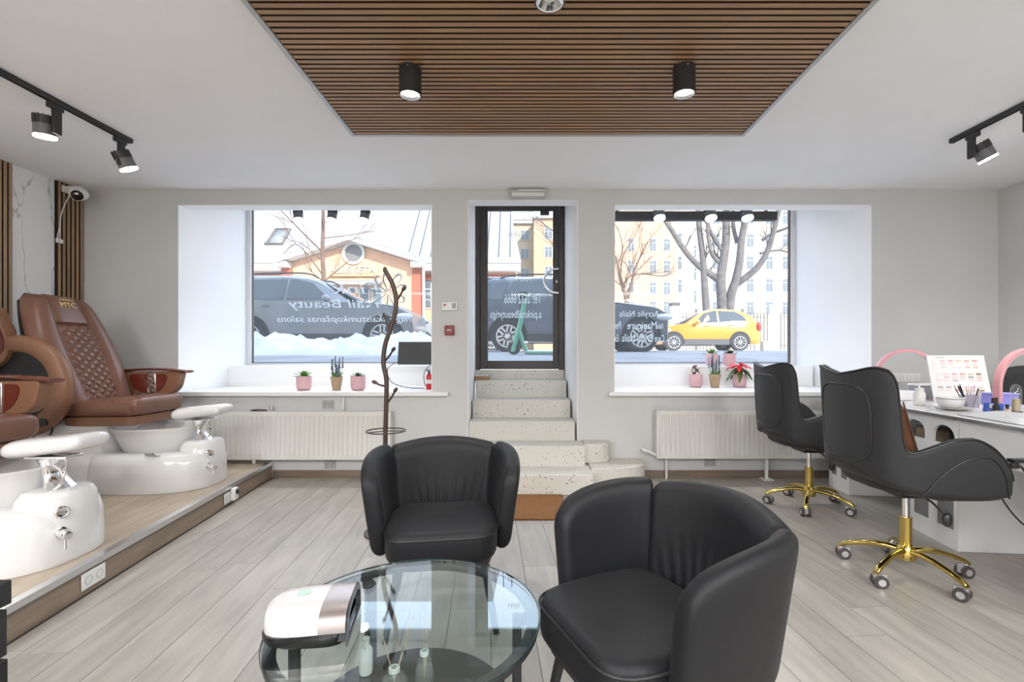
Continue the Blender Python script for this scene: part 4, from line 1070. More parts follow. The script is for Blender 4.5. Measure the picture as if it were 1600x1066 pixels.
def lavender(loc, label, s=1.0):
    r = thing('lavender_bunch', label, 'potted plant', loc, 0, 'potted plants on the sills')
    B().lathe([(.034*s,0),(.040*s,.002),(.050*s,.07*s),(.060*s,.135*s),(.058*s,.136*s),(.048*s,.08*s)], n=14).build('paper_wrap', KRAFT, r, ang=20)
    BLU = mat('lavender_blue', (.16,.33,.42), .7, noise=.3, nscale=30); VIO = mat('lavender_violet', (.12,.11,.17), .7, noise=.3, nscale=40)
    for k in range(11):
        a = k*2.4; q = .012+.030*(k/11); x, y = q*math.cos(a), q*math.sin(a); h = (.26+.05*math.sin(k*1.7))*s; tx_, ty_ = x*1.7, y*1.4
        st_ = B().tube([(x,y,.09*s),(tx_,ty_,h-.05)], .002, 5).build('stalk', G_GREEN, r)
        bb = B()
        for j in range(6):
            z = h-.075+j*.016; bb.ball((tx_+.003*math.sin(j*3), ty_+.003*math.cos(j*2), z), .0105-.0007*j, 7, 5)
        bb.build('flower_spike', VIO if k % 3 else BLU, st_)
        b2 = B()
        for j in range(4): leaf(b2, (tx_,ty_,h+.005), a+j*1.57, 1.2, .03, .008, .1)
        b2.build('blue_tip', BLU, st_)
    for k in range(9):
        b = B(); leaf(b, (.02*math.cos(k*2.4),.02*math.sin(k*2.4),.10*s), k*2.4, 1.15, .10, .018, .15); b.build('leaf', G_GREEN, r)
    return r
zs = SZ+.001
p = pink_pot((px_x(475,4.80), 4.80, zs), 'pink pot with a bright green succulent, leftmost on the sill'); succulent(p, G_GREEN, 15, .115, .032)
lavender((px_x(526,4.80), 4.80, zs), 'blue lavender bunch in kraft paper between two pink pots beside the coat stand')
p = pink_pot((px_x(559.5,4.80), 4.80, zs), 'pink pot with a small dark succulent beside the coat stand'); succulent(p, G_DARK, 16, .085, .024)
p = pink_pot((px_x(1087,5.22), 5.22, zs), 'pink pot with a burgundy sprig, leftmost on the sill behind the office chairs')
B().tube(spline([(0,0,.12),(.004,0,.18),(-.004,.0,.24)],4), .004, 6).build('stalk', BURG, p)
for k in range(9):
    b = B(); leaf(b, (0,0,.165+.009*k), k*2.4, .3, .055, .04, .9); b.build('leaf', BURG, p)
lavender((px_x(1117,5.18), 5.18, zs), 'blue lavender bunch in kraft paper beside the red poinsettia', 1.05)
p = pink_pot((px_x(1155.5,5.22), 5.22, zs), 'pink pot with a red poinsettia on the sill'); p.rotation_euler.z = 0
for k in range(4): B().tube([(0,0,.12),(.03*math.cos(k*1.6),.03*math.sin(k*1.6),.20)], .0035, 6).build('stalk', G_POIN, p)
for k in range(11):
    b = B(); leaf(b, (.02*math.cos(k*2.4),.02*math.sin(k*2.4),.225+.006*(k%3)), k*2.4, .55-.25*(k%2), .135, .072, .75, .002, .75*math.sin(k*2.4+.4)); b.build('bract', RED, p)
for k in range(8):
    b = B(); leaf(b, (.01*math.cos(k*2.4),.01*math.sin(k*2.4),.20-.02*(k%2)), k*.785+.3, .05, .15, .06, .9, .002, .7*math.sin(k*.785)); b.build('leaf', G_POIN, p)
zl_ = 1.056
p = pink_pot((px_x(1112,5.56), 5.56, zl_), 'pink pot with a green aloe on the raised ledge behind the lavender'); succulent(p, G_GREEN, 14, .115, .028)
p = pink_pot((px_x(1140,5.56), 5.56, zl_), 'pink pot with pale dark-edged flowers on the raised ledge behind the poinsettia')
succulent(p, G_DARK, 14, .10, .035)
CRM = mat('cream_petal', (.70,.62,.45), .6)
for k in range(8):
    b = B(); a = k*2.4; q = .015+.004*k
    for j in range(5): leaf(b, (q*math.cos(a),q*math.sin(a),.165), a+j*1.256, .5, .026, .018, .2)
    b.build('flower', CRM, p)
# monitor on a bracket in the left niche
mo = thing('monitor', 'black monitor seen from behind above the window sill', 'monitor', (px_x(649,5.0), 5.0, 1.20))
B().prism([(-.185,-.118),(-.172,.118),(.20,.118),(.20,-.118)], -.012, .012, 'y').build('screen', mat('monitor_black',(.035,.036,.038),.45), mo, bevel=.004)
B().box(-.02,.16,.012,.03,-.07,.07).build('rear_cover', BLACKPL, mo, bevel=.006)
B().box(.05,.245,.03,.05,-.02,.02).build('bracket', BLACK, mo)
B().tube(spline([(-.18,.02,-.09),(-.25,.02,-.12),(-.30,.03,-.18),(-.26,.03,-.30),(-.10,.0,-.355),(.10,-.02,-.365)],6), .004, 6).tube(spline([(.16,.0,-.118),(.10,-.03,-.20),(.11,-.05,-.32),(.15,-.04,-.365)],6), .004, 6).build('cable', BLACKPL, mo)
fe = thing('fire_extinguisher', 'small red fire extinguisher standing on the sill beside the monitor', 'fire extinguisher', (px_x(670.5,4.9), 4.9, zs))
B().lathe([(.0,0),(.028,.001),(.031,.006),(.031,.135),(.022,.155),(.012,.16)], n=20).build('cylinder', mat('extinguisher_red',(.55,.015,.02),.25), fe, ang=50)
B().lathe([(.012,.158),(.012,.185),(.006,.19)], n=12).box(-.03,.012,-.006,.006,.185,.193).box(-.035,.01,-.005,.005,.198,.205).build('valve', BLACK, fe)
B().lathe([(.0315,.06),(.0315,.10)], n=20, caps=False).build('label', mat('ext_label',(.75,.7,.65),.5), fe)
# ================================================================ MANICURE DESK
DKW = mat('desk_white', (.86,.86,.86), .3, coat=.2)
MARB = mat('desk_marble', (.78,.77,.78), .2, noise=.05, nscale=5)
GLIT = mat('silver_glitter', (.30,.30,.31), .35, metal=.6, noise=.5, nscale=220, bump=.8, bscale=220)
ZT = .82
dk_ang = math.radians(-5.5)
def desk(loc, L, label, ped, far):
    """front face at local x=0, runs along +y for L, top to x=1.0"""
    r = thing('manicure_desk', label, 'desk', loc, dk_ang, 'manicure desks')
    B().box(-.015, 1.0, .002, L-.002, ZT-.016, ZT-.0).build('worktop', MARB, r, bevel=.003)
    B().box(-.018, -.010, .002, L-.002, ZT-.022, ZT-.004).build('edge_trim', ALU, r)
    # apron with two arched niches: built around the openings
    zA, zB = ZT-.235, ZT-.018
    ar = B(); holes = far
    ys = [0.004]; 
    def arch_pts(y0, y1, zb, zt_):
        return [(y0, zb)]+[((y0+y1)/2-(y1-y0)/2*math.cos(a), zb+.03+(zt_-zb-.03)*math.sin(a)**.8) for a in [PI*k/12 for k in range(13)]]+[(y1, zb)]
    cur = .004
    for (y0, y1) in holes:
        ar.box(0, .018, cur, y0, zA, zB)
        ap = arch_pts(y0, y1, zA+.05, zB-.05)
        ar.box(0, .018, y0, y1, zA, zA+.05)
        up = ap[1:-1]
        for a, c in zip(up, up[1:]):
            ar.prism([(a[0],a[1]),(c[0],c[1]),(c[0],zB),(a[0],zB)], 0, .018, 'x')
        cur = y1
    ar.box(0, .018, cur, L-.004, zA, zB)
    ar.build('apron', DKW, r)
    B().box(.018, .45, .004, L-.004, zA, zA+.015).box(.44, .455, .004, L-.004, zA+.015, zB).build('shelf', DKW, r)
    B().box(.80, .82, .03, L-.03, .003, ZT-.02).build('modesty_panel', DKW, r)
    for (y0, y1) in ped:
        q = B().box(.012, .80, y0, y1, .003, zA).build('pedestal', DKW, r, bevel=.003)
        n = 2; wv = (y1-y0)/n
        fr_ = B().box(0, .012, y0, y1, .003, .12).box(0, .012, y0, y1, zA-.09, zA)
        for k in range(n+1):
            yy_ = y0+k*wv; fr_.box(0, .012, max(y0, yy_-.035), min(y1, yy_+.035), .12, zA-.09)
        fr_.build('door_frame', DKW, q)
        for k in range(n): B().box(.004, .011, y0+k*wv+.036, y0+(k+1)*wv-.036, .121, zA-.091).build('glitter_panel', GLIT, q)
    return r
dx, dy = 2.585, 2.885
desk((dx, dy, 0), 1.50, 'white manicure desk with arched niches and glitter panels', [(0.004,.42),(1.16,1.48)], [(.03,.21),(.28,.47)])
c5, s5 = math.cos(dk_ang), math.sin(dk_ang)
desk((dx+s5*1.46-.0, dy-c5*1.46, 0), 1.458, 'white manicure desk section running out of the right edge of the photo', [(.02,.34)], [])
# things in the arched niches
def dpt(lx, ly, z): return (dx+lx*c5-ly*s5, dy+lx*s5+ly*c5, z)
nb = thing('niche_box', 'tan box standing in the arched desk niche further from the camera', 'box', dpt(.12,.375,ZT-.218), dk_ang)
B().box(-.06,.06,-.08,.08,0,.085).build('body', mat('tan_box',(.40,.31,.20),.6), nb, bevel=.006); B().box(-.062,.062,-.082,.082,.085,.10).build('lid', mat('tan_lid',(.30,.22,.14),.6), nb, bevel=.003)
nb2 = thing('niche_bag', 'black pouch stuffed in the arched desk niche nearer the camera', 'pouch', dpt(.12,.115,ZT-.218), dk_ang)
B().ball((0,0,.075), .075, 14, 10, .9, 1.15, 1.0).build('body', mat('black_pouch',(.012,.012,.012),.7), nb2); B().tube([(.0,-.05,.14),(0,0,.158),(0,.05,.14)], .006, 6).build('strap', BLACKPL, nb2)
# ring lamps
def ring_lamp(loc, rz, label):
    r = thing('arch_lamp', label, 'desk lamp', loc, rz, 'pink arch lamps')
    pts = [(-.245,0)]; R = .245
    prof = [(-R, .0), (-R, .08)]+[(-R*math.cos(a), .155+R*math.sin(a)) for a in [PI*k/28 for k in range(29)]]+[(R, .08), (R, .0)]
    rings = []; led = []
    for i, (x, z) in enumerate(prof):
        a = prof[max(i-1,0)]; b_ = prof[min(i+1,len(prof)-1)]; t = Vector((b_[0]-a[0], b_[1]-a[1])).normalized(); n_ = Vector((t.y, -t.x))
        if n_.dot(Vector((x, z-.155))) < 0 and z > .155: n_ = -n_
        if z <= .155: n_ = Vector((1 if x > 0 else -1, 0))
        o_ = lambda k, y: (x+n_.x*k, y, z+n_.y*k)
        rings.append([o_(.012,-.022), o_(.012,.022), o_(-.012,.022), o_(-.012,-.022)]); led.append([o_(-.0125,-.018), o_(-.0125,.018), o_(-.0165,.018), o_(-.0165,-.018)])
    B().loft(rings).build('arch', PINKL, r, bevel=.003)
    B().loft(led[1:-1]).build('light_strip', mat('lamp_strip',(.66,.64,.66),.4), r)
    B().box(-.27,-.20,-.05,.05,0,.008).box(.20,.27,-.05,.05,0,.008).build('foot', PINKL, r, bevel=.003)
    return r
ring_lamp((3.035, 3.86, ZT+.001), math.radians(-4), 'pink arch-shaped desk lamp in front of the socket strip')
ring_lamp((3.335, 3.20, ZT+.001), math.radians(8), 'pink arch-shaped desk lamp cut by the right edge of the photo')
# colour chart on a stand
ch = thing('colour_chart', 'white nail colour chart board leaning on the manicure desk', 'colour chart', (px_x(1500,3.72), 3.70, ZT+.002), math.radians(-6))
MC = Matrix.Rotation(math.radians(-14), 4, 'X')
B().box(-.20, .215, -.006, .006, 0, .37, MC).build('board', mat('chart_white',(.72,.715,.715),.4), ch, bevel=.002)
B().box(-.03,.03,.0,.012,.0,.28, Matrix.Translation((0,.125,0)) @ Matrix.Rotation(math.radians(14),4,'X')).build('prop', PLASTIC, ch)
cols = [(.70,.62,.58),(.68,.55,.50),(.62,.42,.40),(.55,.10,.20),(.50,.06,.14),(.45,.18,.10),(.60,.50,.36),(.55,.42,.30),(.35,.25,.16),(.62,.40,.22),(.30,.30,.26),(.58,.30,.28)]
rnd = random.Random(4)
for row, z in enumerate((.325,.30,.275,.22,.195,.17,.115,.09)):
    for c_ in range(6):
        x = -.15+c_*.058+(.0 if row < 3 else .01); k = (row*3+c_*2+rnd.randint(0,3)) % len(cols)
        base_ = Vector(cols[k]); f = .25+.75*(c_/5 if row < 6 else .5); cc = Vector((.80,.77,.76))*(1-f)+base_*f
        B().box(x-.018, x+.018, -.0075, -.006, z-.008, z+.008, MC).build('swatch', mat('swatch_%d_%d' % (k, c_), tuple(cc), .3), ch)
B().box(-.17,.19,-.0066,-.006,.2485,.2495,MC).box(-.17,.19,-.0066,-.006,.142,.143,MC).build('rule', mat('rule_grey',(.6,.6,.6),.5), ch)
B().box(-.14,-.07,-.0066,-.006,.348,.356,MC).build('chart_title', mat('title_grey',(.45,.45,.47),.5), ch)
# bottles, bowl, brushes, basket, towels
sb_ = thing('soap_bottle', 'white pump soap bottle on the manicure desk', 'bottle', (px_x(1436.5,3.50), 3.50, ZT+.001))
B().lathe([(.0,0),(.034,.001),(.037,.006),(.037,.085),(.030,.092),(.028,.115),(.030,.117)], n=24).build('body', mat('soap_white',(.74,.73,.68),.3), sb_, ang=50)
B().lathe([(.026,.117),(.026,.125),(.006,.127),(.006,.150)], n=16).box(-.006,.055,-.006,.006,.148,.158).build('pump', PLASTIC, sb_)
bw_ = thing('soaking_bowl', 'white bowl on a saucer on the desk in front of the colour chart', 'bowl', (px_x(1487,3.22), 3.22, ZT+.001))
B().lathe([(.03,.0),(.08,.006),(.105,.014),(.106,.017),(.08,.012),(.0,.010)], n=32).build('saucer', mat('saucer',(.60,.56,.50),.3), bw_, ang=50)
B().lathe([(.035,.012),(.055,.018),(.072,.045),(.078,.072),(.075,.073),(.068,.05),(.0,.03)], n=32, M=Matrix.Translation((-.01,0,0))).build('bowl', CERAMIC, bw_, ang=50)
B().lathe([(.074,.074),(.080,.078),(.080,.084),(.0,.087)], n=32, M=Matrix.Translation((-.01,0,0))).build('lid', CERAMIC, bw_, ang=50)
br = thing('brush_cup', 'clear cup of nail brushes and files on the manicure desk', 'brush holder', (px_x(1516,3.36), 3.36, ZT+.001))
B().lathe([(.0,0),(.055,.001),(.068,.085),(.066,.085),(.053,.004),(.0,.004)], n=28, sx=1.0, sy=.7).build('cup', glass('cup_plastic',(.86,.86,.92),1.4,haze=.30,hazecol=(.75,.74,.80)), br, ang=50)
bc = [(.06,.02,.015),(.10,.03,.02),(.5,.5,.52),(.45,.25,.12),(.02,.02,.02),(.55,.40,.28),(.30,.06,.05),(.6,.58,.6)]
for k in range(13):
    a = k*2.4; q = .014+.003*k; tilt = Vector((math.cos(a)*.06-.012, math.sin(a)*.03, .12+.045*((k*7) % 5)/5))
    p0 = Vector((q*math.cos(a)*.8, q*math.sin(a)*.5, .006)); rr_ = .003 if k % 4 else .0055
    st_ = B().tube([tuple(p0), tuple(p0+tilt*.75), tuple(p0+tilt)], [rr_, rr_, rr_*.5], 6).build('brush', mat('brush_%d' % (k % 8), bc[k % 8], .4), br)
bs_ = thing('storage_basket', 'grey woven storage box with white lid on the desk behind the soap bottle', 'basket', (px_x(1446,4.02), 4.04, ZT+.001))
B().box(-.085,.085,-.06,.06,0,.105).build('body', mat('grey_weave',(.33,.33,.34),.8,noise=.35,nscale=160), bs_, bevel=.008)
B().box(-.09,.09,-.065,.065,.105,.122).build('lid', PLASTIC, bs_, bevel=.005)
def towel(loc, rz, sx_, sy_, label, h=.035):
    r = thing('towel', label, 'towel', loc, rz, 'towels on the desk')
    for lay in range(2):
        rows = []
        for i in range(21):
            row = []
            for j in range(15):
                x = -sx_/2+sx_*i/20; y = -sy_/2+sy_*j/14; e = min(1, i/3, (20-i)/3, j/3, (14-j)/3)
                z = .003+h*(.45+.55*lay)*(max(0,e)**.5)*(.75+.25*math.sin(x*23+y*11+lay)) 
                row.append((x*(1-.12*lay), y*(1-.12*lay), z))
            rows.append(row)
        B().grid(rows).build('fold', mat('towel_white',(.80,.80,.80),.9,bump=.5,bscale=300), r, thick=.004, ang=70)
towel((px_x(1402,3.98), 3.95, ZT+.001), .2, .30, .22, 'crumpled white towel on the far end of the manicure desk', .07)
towel((2.79, 2.72, ZT+.001), -.1, .36, .42, 'white towel spread on the manicure desk at the right edge of the photo')
# blue and purple boxes, nail liquids
bx_ = thing('purple_box', 'purple plastic tray on the desk under the cut-off pink lamp', 'box', (px_x(1566,3.45), 3.47, ZT+.001))
B().box(-.09,.09,-.05,.05,0,.085).build('tray', mat('purple_plastic',(.25,.24,.62),.35), bx_, bevel=.006); B().box(-.095,.095,-.055,.055,.085,.092).build('rim', mat('purple_light',(.36,.35,.72),.35), bx_)
bl = thing('blue_bin', 'small bright blue plastic holder on the desk in front of the purple tray', 'holder', (px_x(1557,3.08), 3.10, ZT+.001))
B().prism([(-.045,0),(.045,0),(.04,.055),(-.035,.06)], -.03, .03, 'y').build('body', mat('blue_plastic',(.05,.12,.50),.35), bl, bevel=.004); B().lathe([(.012,.055),(.012,.09),(.0,.092)], n=12).build('bottle_neck', mat('maroon_cap',(.06,.015,.015),.3), bl)
dm = thing('glass_dispenser', 'clear glass dome bottle with a black cap on the desk at the right edge', 'bottle', (px_x(1590,3.02), 3.03, ZT+.001))
B().lathe([(.028,.0),(.028,.10),(.026,.155),(.014,.178),(.002,.183)], n=24, caps=False).build('dome', CLEARGL, dm, ang=60)
B().lathe([(.0,0),(.030,.001),(.030,.012),(.0,.013)], n=24).build('base', BLACKPL, dm); B().lathe([(.0,.013),(.02,.014),(.02,.09),(.0,.092)], n=20).build('inner_bottle', mat('oil_gold',(.45,.34,.20),.3), dm)
for k, (p_, y_, m_, h_) in enumerate(((1579,2.93,BLACKPL,.10),(1597,2.90,mat('nude_varnish',(.6,.45,.36),.2),.06),(1571,2.97,CLEARGL,.055),(1585,2.86,mat('dark_varnish',(.05,.02,.025),.2),.035))):
    v = thing('nail_varnish', ['black nail varnish bottle beside the glass dome','beige nail varnish bottle at the right edge of the photo','small clear glass jar beside the blue holder','low dark varnish jar on the white towel edge'][k], 'bottle', (px_x(p_,y_), y_+.09, ZT+.001))
    B().lathe([(.0,0),(.016,.001),(.018,.004),(.018,h_*.5),(.009,h_*.55)], n=16).build('bottle', m_, v, ang=50); B().lathe([(.009,h_*.55),(.010,h_),(.0,h_+.001)], n=12).build('cap', BLACKPL if k != 2 else PLASTIC, v)
# cables hanging by the desk
cb_ = thing('power_cable', 'black power cable with a plug hanging below the manicure desk', 'cable', (0,0,0))
B().tube(spline([(2.47,2.43,.63),(2.49,2.42,.62),(2.51,2.40,.55),(2.515,2.37,.42),(2.51,2.34,.30)],6), .006, 8).build('cord', BLACKPL, cb_)
B().box(2.44,2.48,2.42,2.45,.615,.645).build('plug', BLACKPL, cb_, bevel=.006)
B().box(2.45,2.538,2.42,2.46,.645,.662).build('bracket', BLACKPL, cb_)
tag(B().tube(spline([(2.40,2.44,.47),(2.44,2.43,.40),(2.49,2.42,.34),(2.53,2.41,.32),(2.58,2.40,.33)],6), .004, 6).build('thin_cable', BLACKPL), 'thin dark cable looping under the manicure desk', 'cable')

# ================================================================ OUTSIDE: STREET
SNOW = mat('snow', (.60,.61,.63), .75, noise=.18, nscale=1.5, bump=.5, bscale=9)
ASPH = mat('wet_street', (.24,.24,.25), .7, noise=.25, nscale=1.2)
def gz(y):
    return lerp_tab([(5,.98),(6.2,1.06),(8.5,1.17),(10,1.22),(18,1.28),(30,1.36),(120,1.6)], y)
rows = [[(x, y, gz(y)) for x in (-70,-30,-10,0,10,30,70)] for y in (YG+.06,6.2,7,8.5,10,12,15,18,24,30,60,120)]
struct(B().grid(rows).build('ground_street', ASPH))
snowg = B().grid([[(x, y, gz(y)+.012) for x in (-70,-10,10,70)] for y in (14.2,18,24,30,60,118)]).build('ground_snow', SNOW); struct(snowg)
# snow bank along the kerb
rows = []
rnd = random.Random(11)
def hnoise(x): return .5+.25*math.sin(x*2.3+1)+.15*math.sin(x*5.1)+.10*math.sin(x*11.3+2)
for i in range(54):
    x = -9+i*.15; fade = 1 if x < -1.9 else max(.05, 1-(x+1.9)/.85); hgt = (.20+.16*hnoise(x))*fade; row = []
    for j in range(19):
        t = j/18; y = 8.3+1.75*t; env = math.sin(PI*t)**.7
        row.append((x, y, gz(y)-.02+env*hgt*(1+.25*math.sin(x*9+y*13)+.18*math.sin(x*17-y*21))+.015*rnd.random()*env))
    rows.append(row)
sn = B().grid(rows).build('snow_bank', SNOW, ang=80); sn['kind'] = 'stuff'; tag(sn, 'dirty white snow bank piled along the kerb outside', 'snow')

GLS = mat('car_glass', (.055,.062,.068), .08, coat=.3)
TYRE = mat('tyre', (.03,.03,.032), .8); RIM = mat('rim_silver', (.50,.50,.51), .25, metal=.6); ARCH = mat('wheel_arch', (.02,.02,.021), .8)
TRIM = mat('car_trim', (.05,.05,.052), .5)
def car(name, label, loc, face, st, L, W, m, wheels, wr, wins, roofm=None, rails=False, spokes=5, trimz=.42):
    """st: (x from front, belt z, top z, half-width factor); face +1 looks towards +x. y=0 is the near side"""
    r = thing(name, label, 'car', loc)
    hw = W/2
    def X(x): return -face*x
    rings = []
    def sec(q):
        x, zb, zt_, k = q; h = hw*k; hr = hw*.74*k if zt_-zb > .08 else h*.92
        return [(X(x), hw-h*.86, .26), (X(x), hw-h*.98, .40), (X(x), hw-h, .62), (X(x), hw-h*.975, zb), (X(x), hw-hr, zt_-.05), (X(x), hw-hr*.82, zt_), (X(x), hw+hr*.82, zt_), (X(x), hw+hr, zt_-.05), (X(x), hw+h*.975, zb), (X(x), hw+h, .62), (X(x), hw+h*.98, .40), (X(x), hw+h*.86, .26)]
    body = B().loft([sec(q) for q in st]).build('body', m, r, ang=28, sub=0)
    def at(x):
        for a, b_ in zip(st, st[1:]):
            if a[0] <= x <= b_[0]:
                t = (x-a[0])/(b_[0]-a[0]); return [a[i]+(b_[i]-a[i])*t for i in range(4)]
        return st[-1]
    def sidep(x, z, off=.012, far=False):
        q = at(x); h = hw*q[3]; hr = hw*.74*q[3]; v = max(0,min(1,(z-q[1])/max(.05,q[2]-.05-q[1]))); y = hw-(h*.975+(hr-h*.975)*v)-off
        return (X(x), y if not far else W-y, z)
    for wn in wins:
        for far in (False, True):
            pts = [sidep(x, z, far=far) for x, z in wn]; c_ = tuple(sum(p[i] for p in pts)/len(pts) for i in range(3))
            n = len(pts); b = B(); b.add(pts+[(p[0],p[1]+(.006 if not far else -.006),p[2]) for p in pts], [tuple(range(n)), tuple(range(2*n-1,n-1,-1))]+[(i,(i+1)%n,(i+1)%n+n,i+n) for i in range(n)])
            b.build('side_window', GLS, r)
    # windscreen
    ws = [q for q in st if q[2]-q[1] > .05]
    i0 = st.index(ws[0]); a, b_ = st[i0-1], None
    for q in st[i0:]:
        if q[2] > 1.5: b_ = q; break
    if b_:
        dxn, dzn = (b_[2]-a[2]), -(b_[0]-a[0]); ln = math.hypot(dxn, dzn); ox, oz = -dxn/ln*.012, -dzn/ln*.012
        p = [(X(a[0]+.05+ox), hw-hw*.78, a[2]+.04+oz), (X(a[0]+.05+ox), hw+hw*.78, a[2]+.04+oz), (X(b_[0]-.03+ox), hw+hw*.60, b_[2]-.03+oz), (X(b_[0]-.03+ox), hw-hw*.60, b_[2]-.03+oz)]
        B().add(p, [(0,1,2,3)]).build('windscreen', GLS, r, thick=.012)
    for far in (False, True):
        y = -.006 if not far else W+.006
        tr_ = [sidep(x, trimz-.16+.0, .004, far) for x in (wheels[0]+wr+.08, wheels[1]-wr-.08)]
        B().box(min(tr_[0][0],tr_[1][0]), max(tr_[0][0],tr_[1][0]), (-.008 if not far else W-.02), (.02 if not far else W+.008), .24, trimz).build('sill_cladding', TRIM, r)
        for wx in wheels:
            yw = .02 if not far else W-.02; sg = -1 if not far else 1
            ac = [(X(wx)+(wr+.07)*math.cos(a_), wr+.02+(wr+.07)*math.sin(a_)) for a_ in [PI*1.08-PI*1.16*k/20 for k in range(21)]]
            B().prism(ac, yw+.05*sg*-1 if False else (yw-.022 if not far else yw-.10), (yw+.10 if not far else yw+.022), 'y').build('wheel_arch', ARCH, r)
            Mw = Matrix.Translation((X(wx), yw+sg*.005, wr)) @ Matrix.Rotation(PI/2*(1 if not far else -1), 4, 'X')
            wh = B().lathe([(wr*.62,.03),(wr*.70,.035),(wr*.95,.03),(wr,.0),(wr,-.18),(wr*.62,-.18)], n=36, M=Mw, caps=False).build('wheel', TYRE, r)
            B().lathe([(wr*.69,.037),(wr*.64,.040),(wr*.60,.02),(wr*.60,-.10),(.0,-.10)], n=36, M=Mw, caps=False).build('rim', mat('rim_dark',(.12,.12,.125),.4,metal=.5), wh)
            sp_ = B().lathe([(wr*.70,.036),(wr*.70,.042),(wr*.62,.042),(wr*.62,.03)], n=36, M=Mw, caps=False).lathe([(wr*.16,.02),(wr*.16,.036),(.0,.038)], n=16, M=Mw)
            for k in range(spokes):
                A = Mw @ Matrix.Rotation(2*PI*k/spokes+.3, 4, 'Z')
                wd = .16*wr if spokes < 7 else .075*wr
                for o_ in ((-.11*wr,.11*wr) if spokes < 7 else (0,)): sp_.box(wr*.10, wr*.66, o_-wd/2*.75, o_+wd/2*.75, .012, .034, A)
            sp_.build('spokes', RIM, wh)
    if rails:
        for yy_ in (hw-hw*.62, hw+hw*.62):
            xs = [q[0] for q in st if q[2] > 1.6]; z_ = max(q[2] for q in st)
            B().tube(spline([(X(xs[0]+.1), yy_, z_-.06),(X(xs[0]+.35), yy_, z_+.045),(X((xs[0]+xs[-1])/2), yy_, z_+.06),(X(xs[-1]-.35), yy_, z_+.03),(X(xs[-1]-.1), yy_, z_-.06)],5), .018, 8).build('roof_rail', TRIM, r)
    # mirror, lights, handles, door lines
    mx_ = ws[0][0]+.38; q = at(mx_)
    for far in (False, True):
        y = -.13 if not far else W+.13
        B().ball((X(mx_), y, q[1]+.06), .11, 10, 8, .8, .9, .75).build('wing_mirror', m, r)
        B().ball((X(.16), .10 if not far else W-.10, .80), .16, 10, 8, 1.3, .6, .5).build('headlight', mat('headlamp',(.6,.62,.65),.1), r)
        B().ball((X(L-.10), .08 if not far else W-.08, .95), .15, 10, 8, .7, .6, 1.2).build('tail_light', mat('tail_red',(.35,.03,.03),.2), r)
        for hx_ in (wheels[0]+1.25, wheels[1]-.35):
            p = sidep(hx_, at(hx_)[1]-.10, .015, far); B().box(p[0]-.09,p[0]+.09,p[1]-.012,p[1]+.012,p[2]-.015,p[2]+.015).build('door_handle', m, r)
    return r
SUV = [(0,.62,.63,.70),(.05,.88,.90,.84),(.30,1.00,1.02,.95),(.75,1.06,1.08,.99),(1.25,1.10,1.14,1.0),(1.40,1.11,1.20,1.0),(2.05,1.12,1.62,1.0),(2.35,1.13,1.71,1.0),(2.9,1.14,1.75,1.0),(4.0,1.16,1.72,.99),(4.5,1.16,1.60,.97),(4.78,1.12,1.20,.93),(4.88,.95,.97,.86),(4.9,.6,.62,.75)]
WSUV = [[(1.75,1.155),(2.22,1.56),(2.55,1.64),(2.72,1.65),(2.72,1.165)],[(2.79,1.165),(2.79,1.65),(3.55,1.635),(3.72,1.18)],[(3.80,1.185),(3.66,1.62),(4.2,1.585),(4.42,1.22)]]
GREY = mat('car_grey', (.20,.205,.215), .3, coat=.6, noise=.10, nscale=3); SNOWC = SNOW
c1 = car('parked_suv', 'grey SUV parked along the kerb outside the window with the coat stand', (-2.60, 10.5, gz(10.6)-.02), 1, SUV, 4.9, 1.95, GREY, (.60, 3.52), .37, WSUV, rails=True, spokes=5)
c2 = car('parked_suv', 'dark blue-grey SUV parked outside the glass door', (3.20, 10.7, gz(10.8)-.02), 1, SUV, 4.9, 1.95, mat('car_bluegrey',(.085,.10,.13),.3,coat=.6,noise=.10,nscale=3), (.68, 3.67), .37, WSUV, rails=True, spokes=6)
for c_, xx, yy_, g_ in ((c1,-2.60,10.5,gz(10.6)-.02),(c2,3.20,10.7,gz(10.8)-.02)):        # settled snow on roof and bonnet
    B().loft([[(-x, y, z) for x, y, z in ((1.25,.20,1.15),(1.25,1.75,1.15))]+[(-.35,1.65,1.05),(-.35,.30,1.05)], [(-1.25,.22,1.165),(-1.25,1.73,1.165),(-.40,1.6,1.075),(-.40,.35,1.075)]]).build('bonnet_snow', SNOW, c_)
    B().box(-4.2,-2.6,.45,1.5,1.725,1.765).build('roof_snow', SNOW, c_, bevel=.015)
CRO = [(0,.60,.61,.72),(.06,.84,.86,.86),(.35,.97,.99,.96),(.80,1.03,1.05,.99),(.92,1.04,1.10,1.0),(1.55,1.06,1.52,1.0),(1.9,1.07,1.63,1.0),(2.4,1.09,1.66,1.0),(3.1,1.12,1.58,.98),(3.55,1.15,1.36,.95),(3.75,1.10,1.12,.90),(3.82,.85,.86,.85),(3.84,.6,.61,.75)]
WCRO = [[(1.25,1.09),(1.62,1.45),(1.95,1.55),(2.12,1.57),(2.12,1.11)],[(2.19,1.115),(2.19,1.57),(2.85,1.53),(3.12,1.38),(3.25,1.18)]]
car('parked_car', 'orange small SUV parked across the street', (px_x(1036,18.5), 18.5, gz(18.6)), -1, CRO, 3.84, 1.75, mat('car_orange',(.46,.185,.015),.3,coat=.6), (.42, 2.97), .335, WCRO, spokes=10, trimz=.46)
car('parked_car', 'silver car parked further off, half hidden by the wall beside the door', (px_x(641,17.5), 17.5, gz(17.6)), -1, CRO, 3.84, 1.75, mat('car_silver',(.20,.205,.21),.3,coat=.6), (.42, 2.97), .335, WCRO, spokes=9)
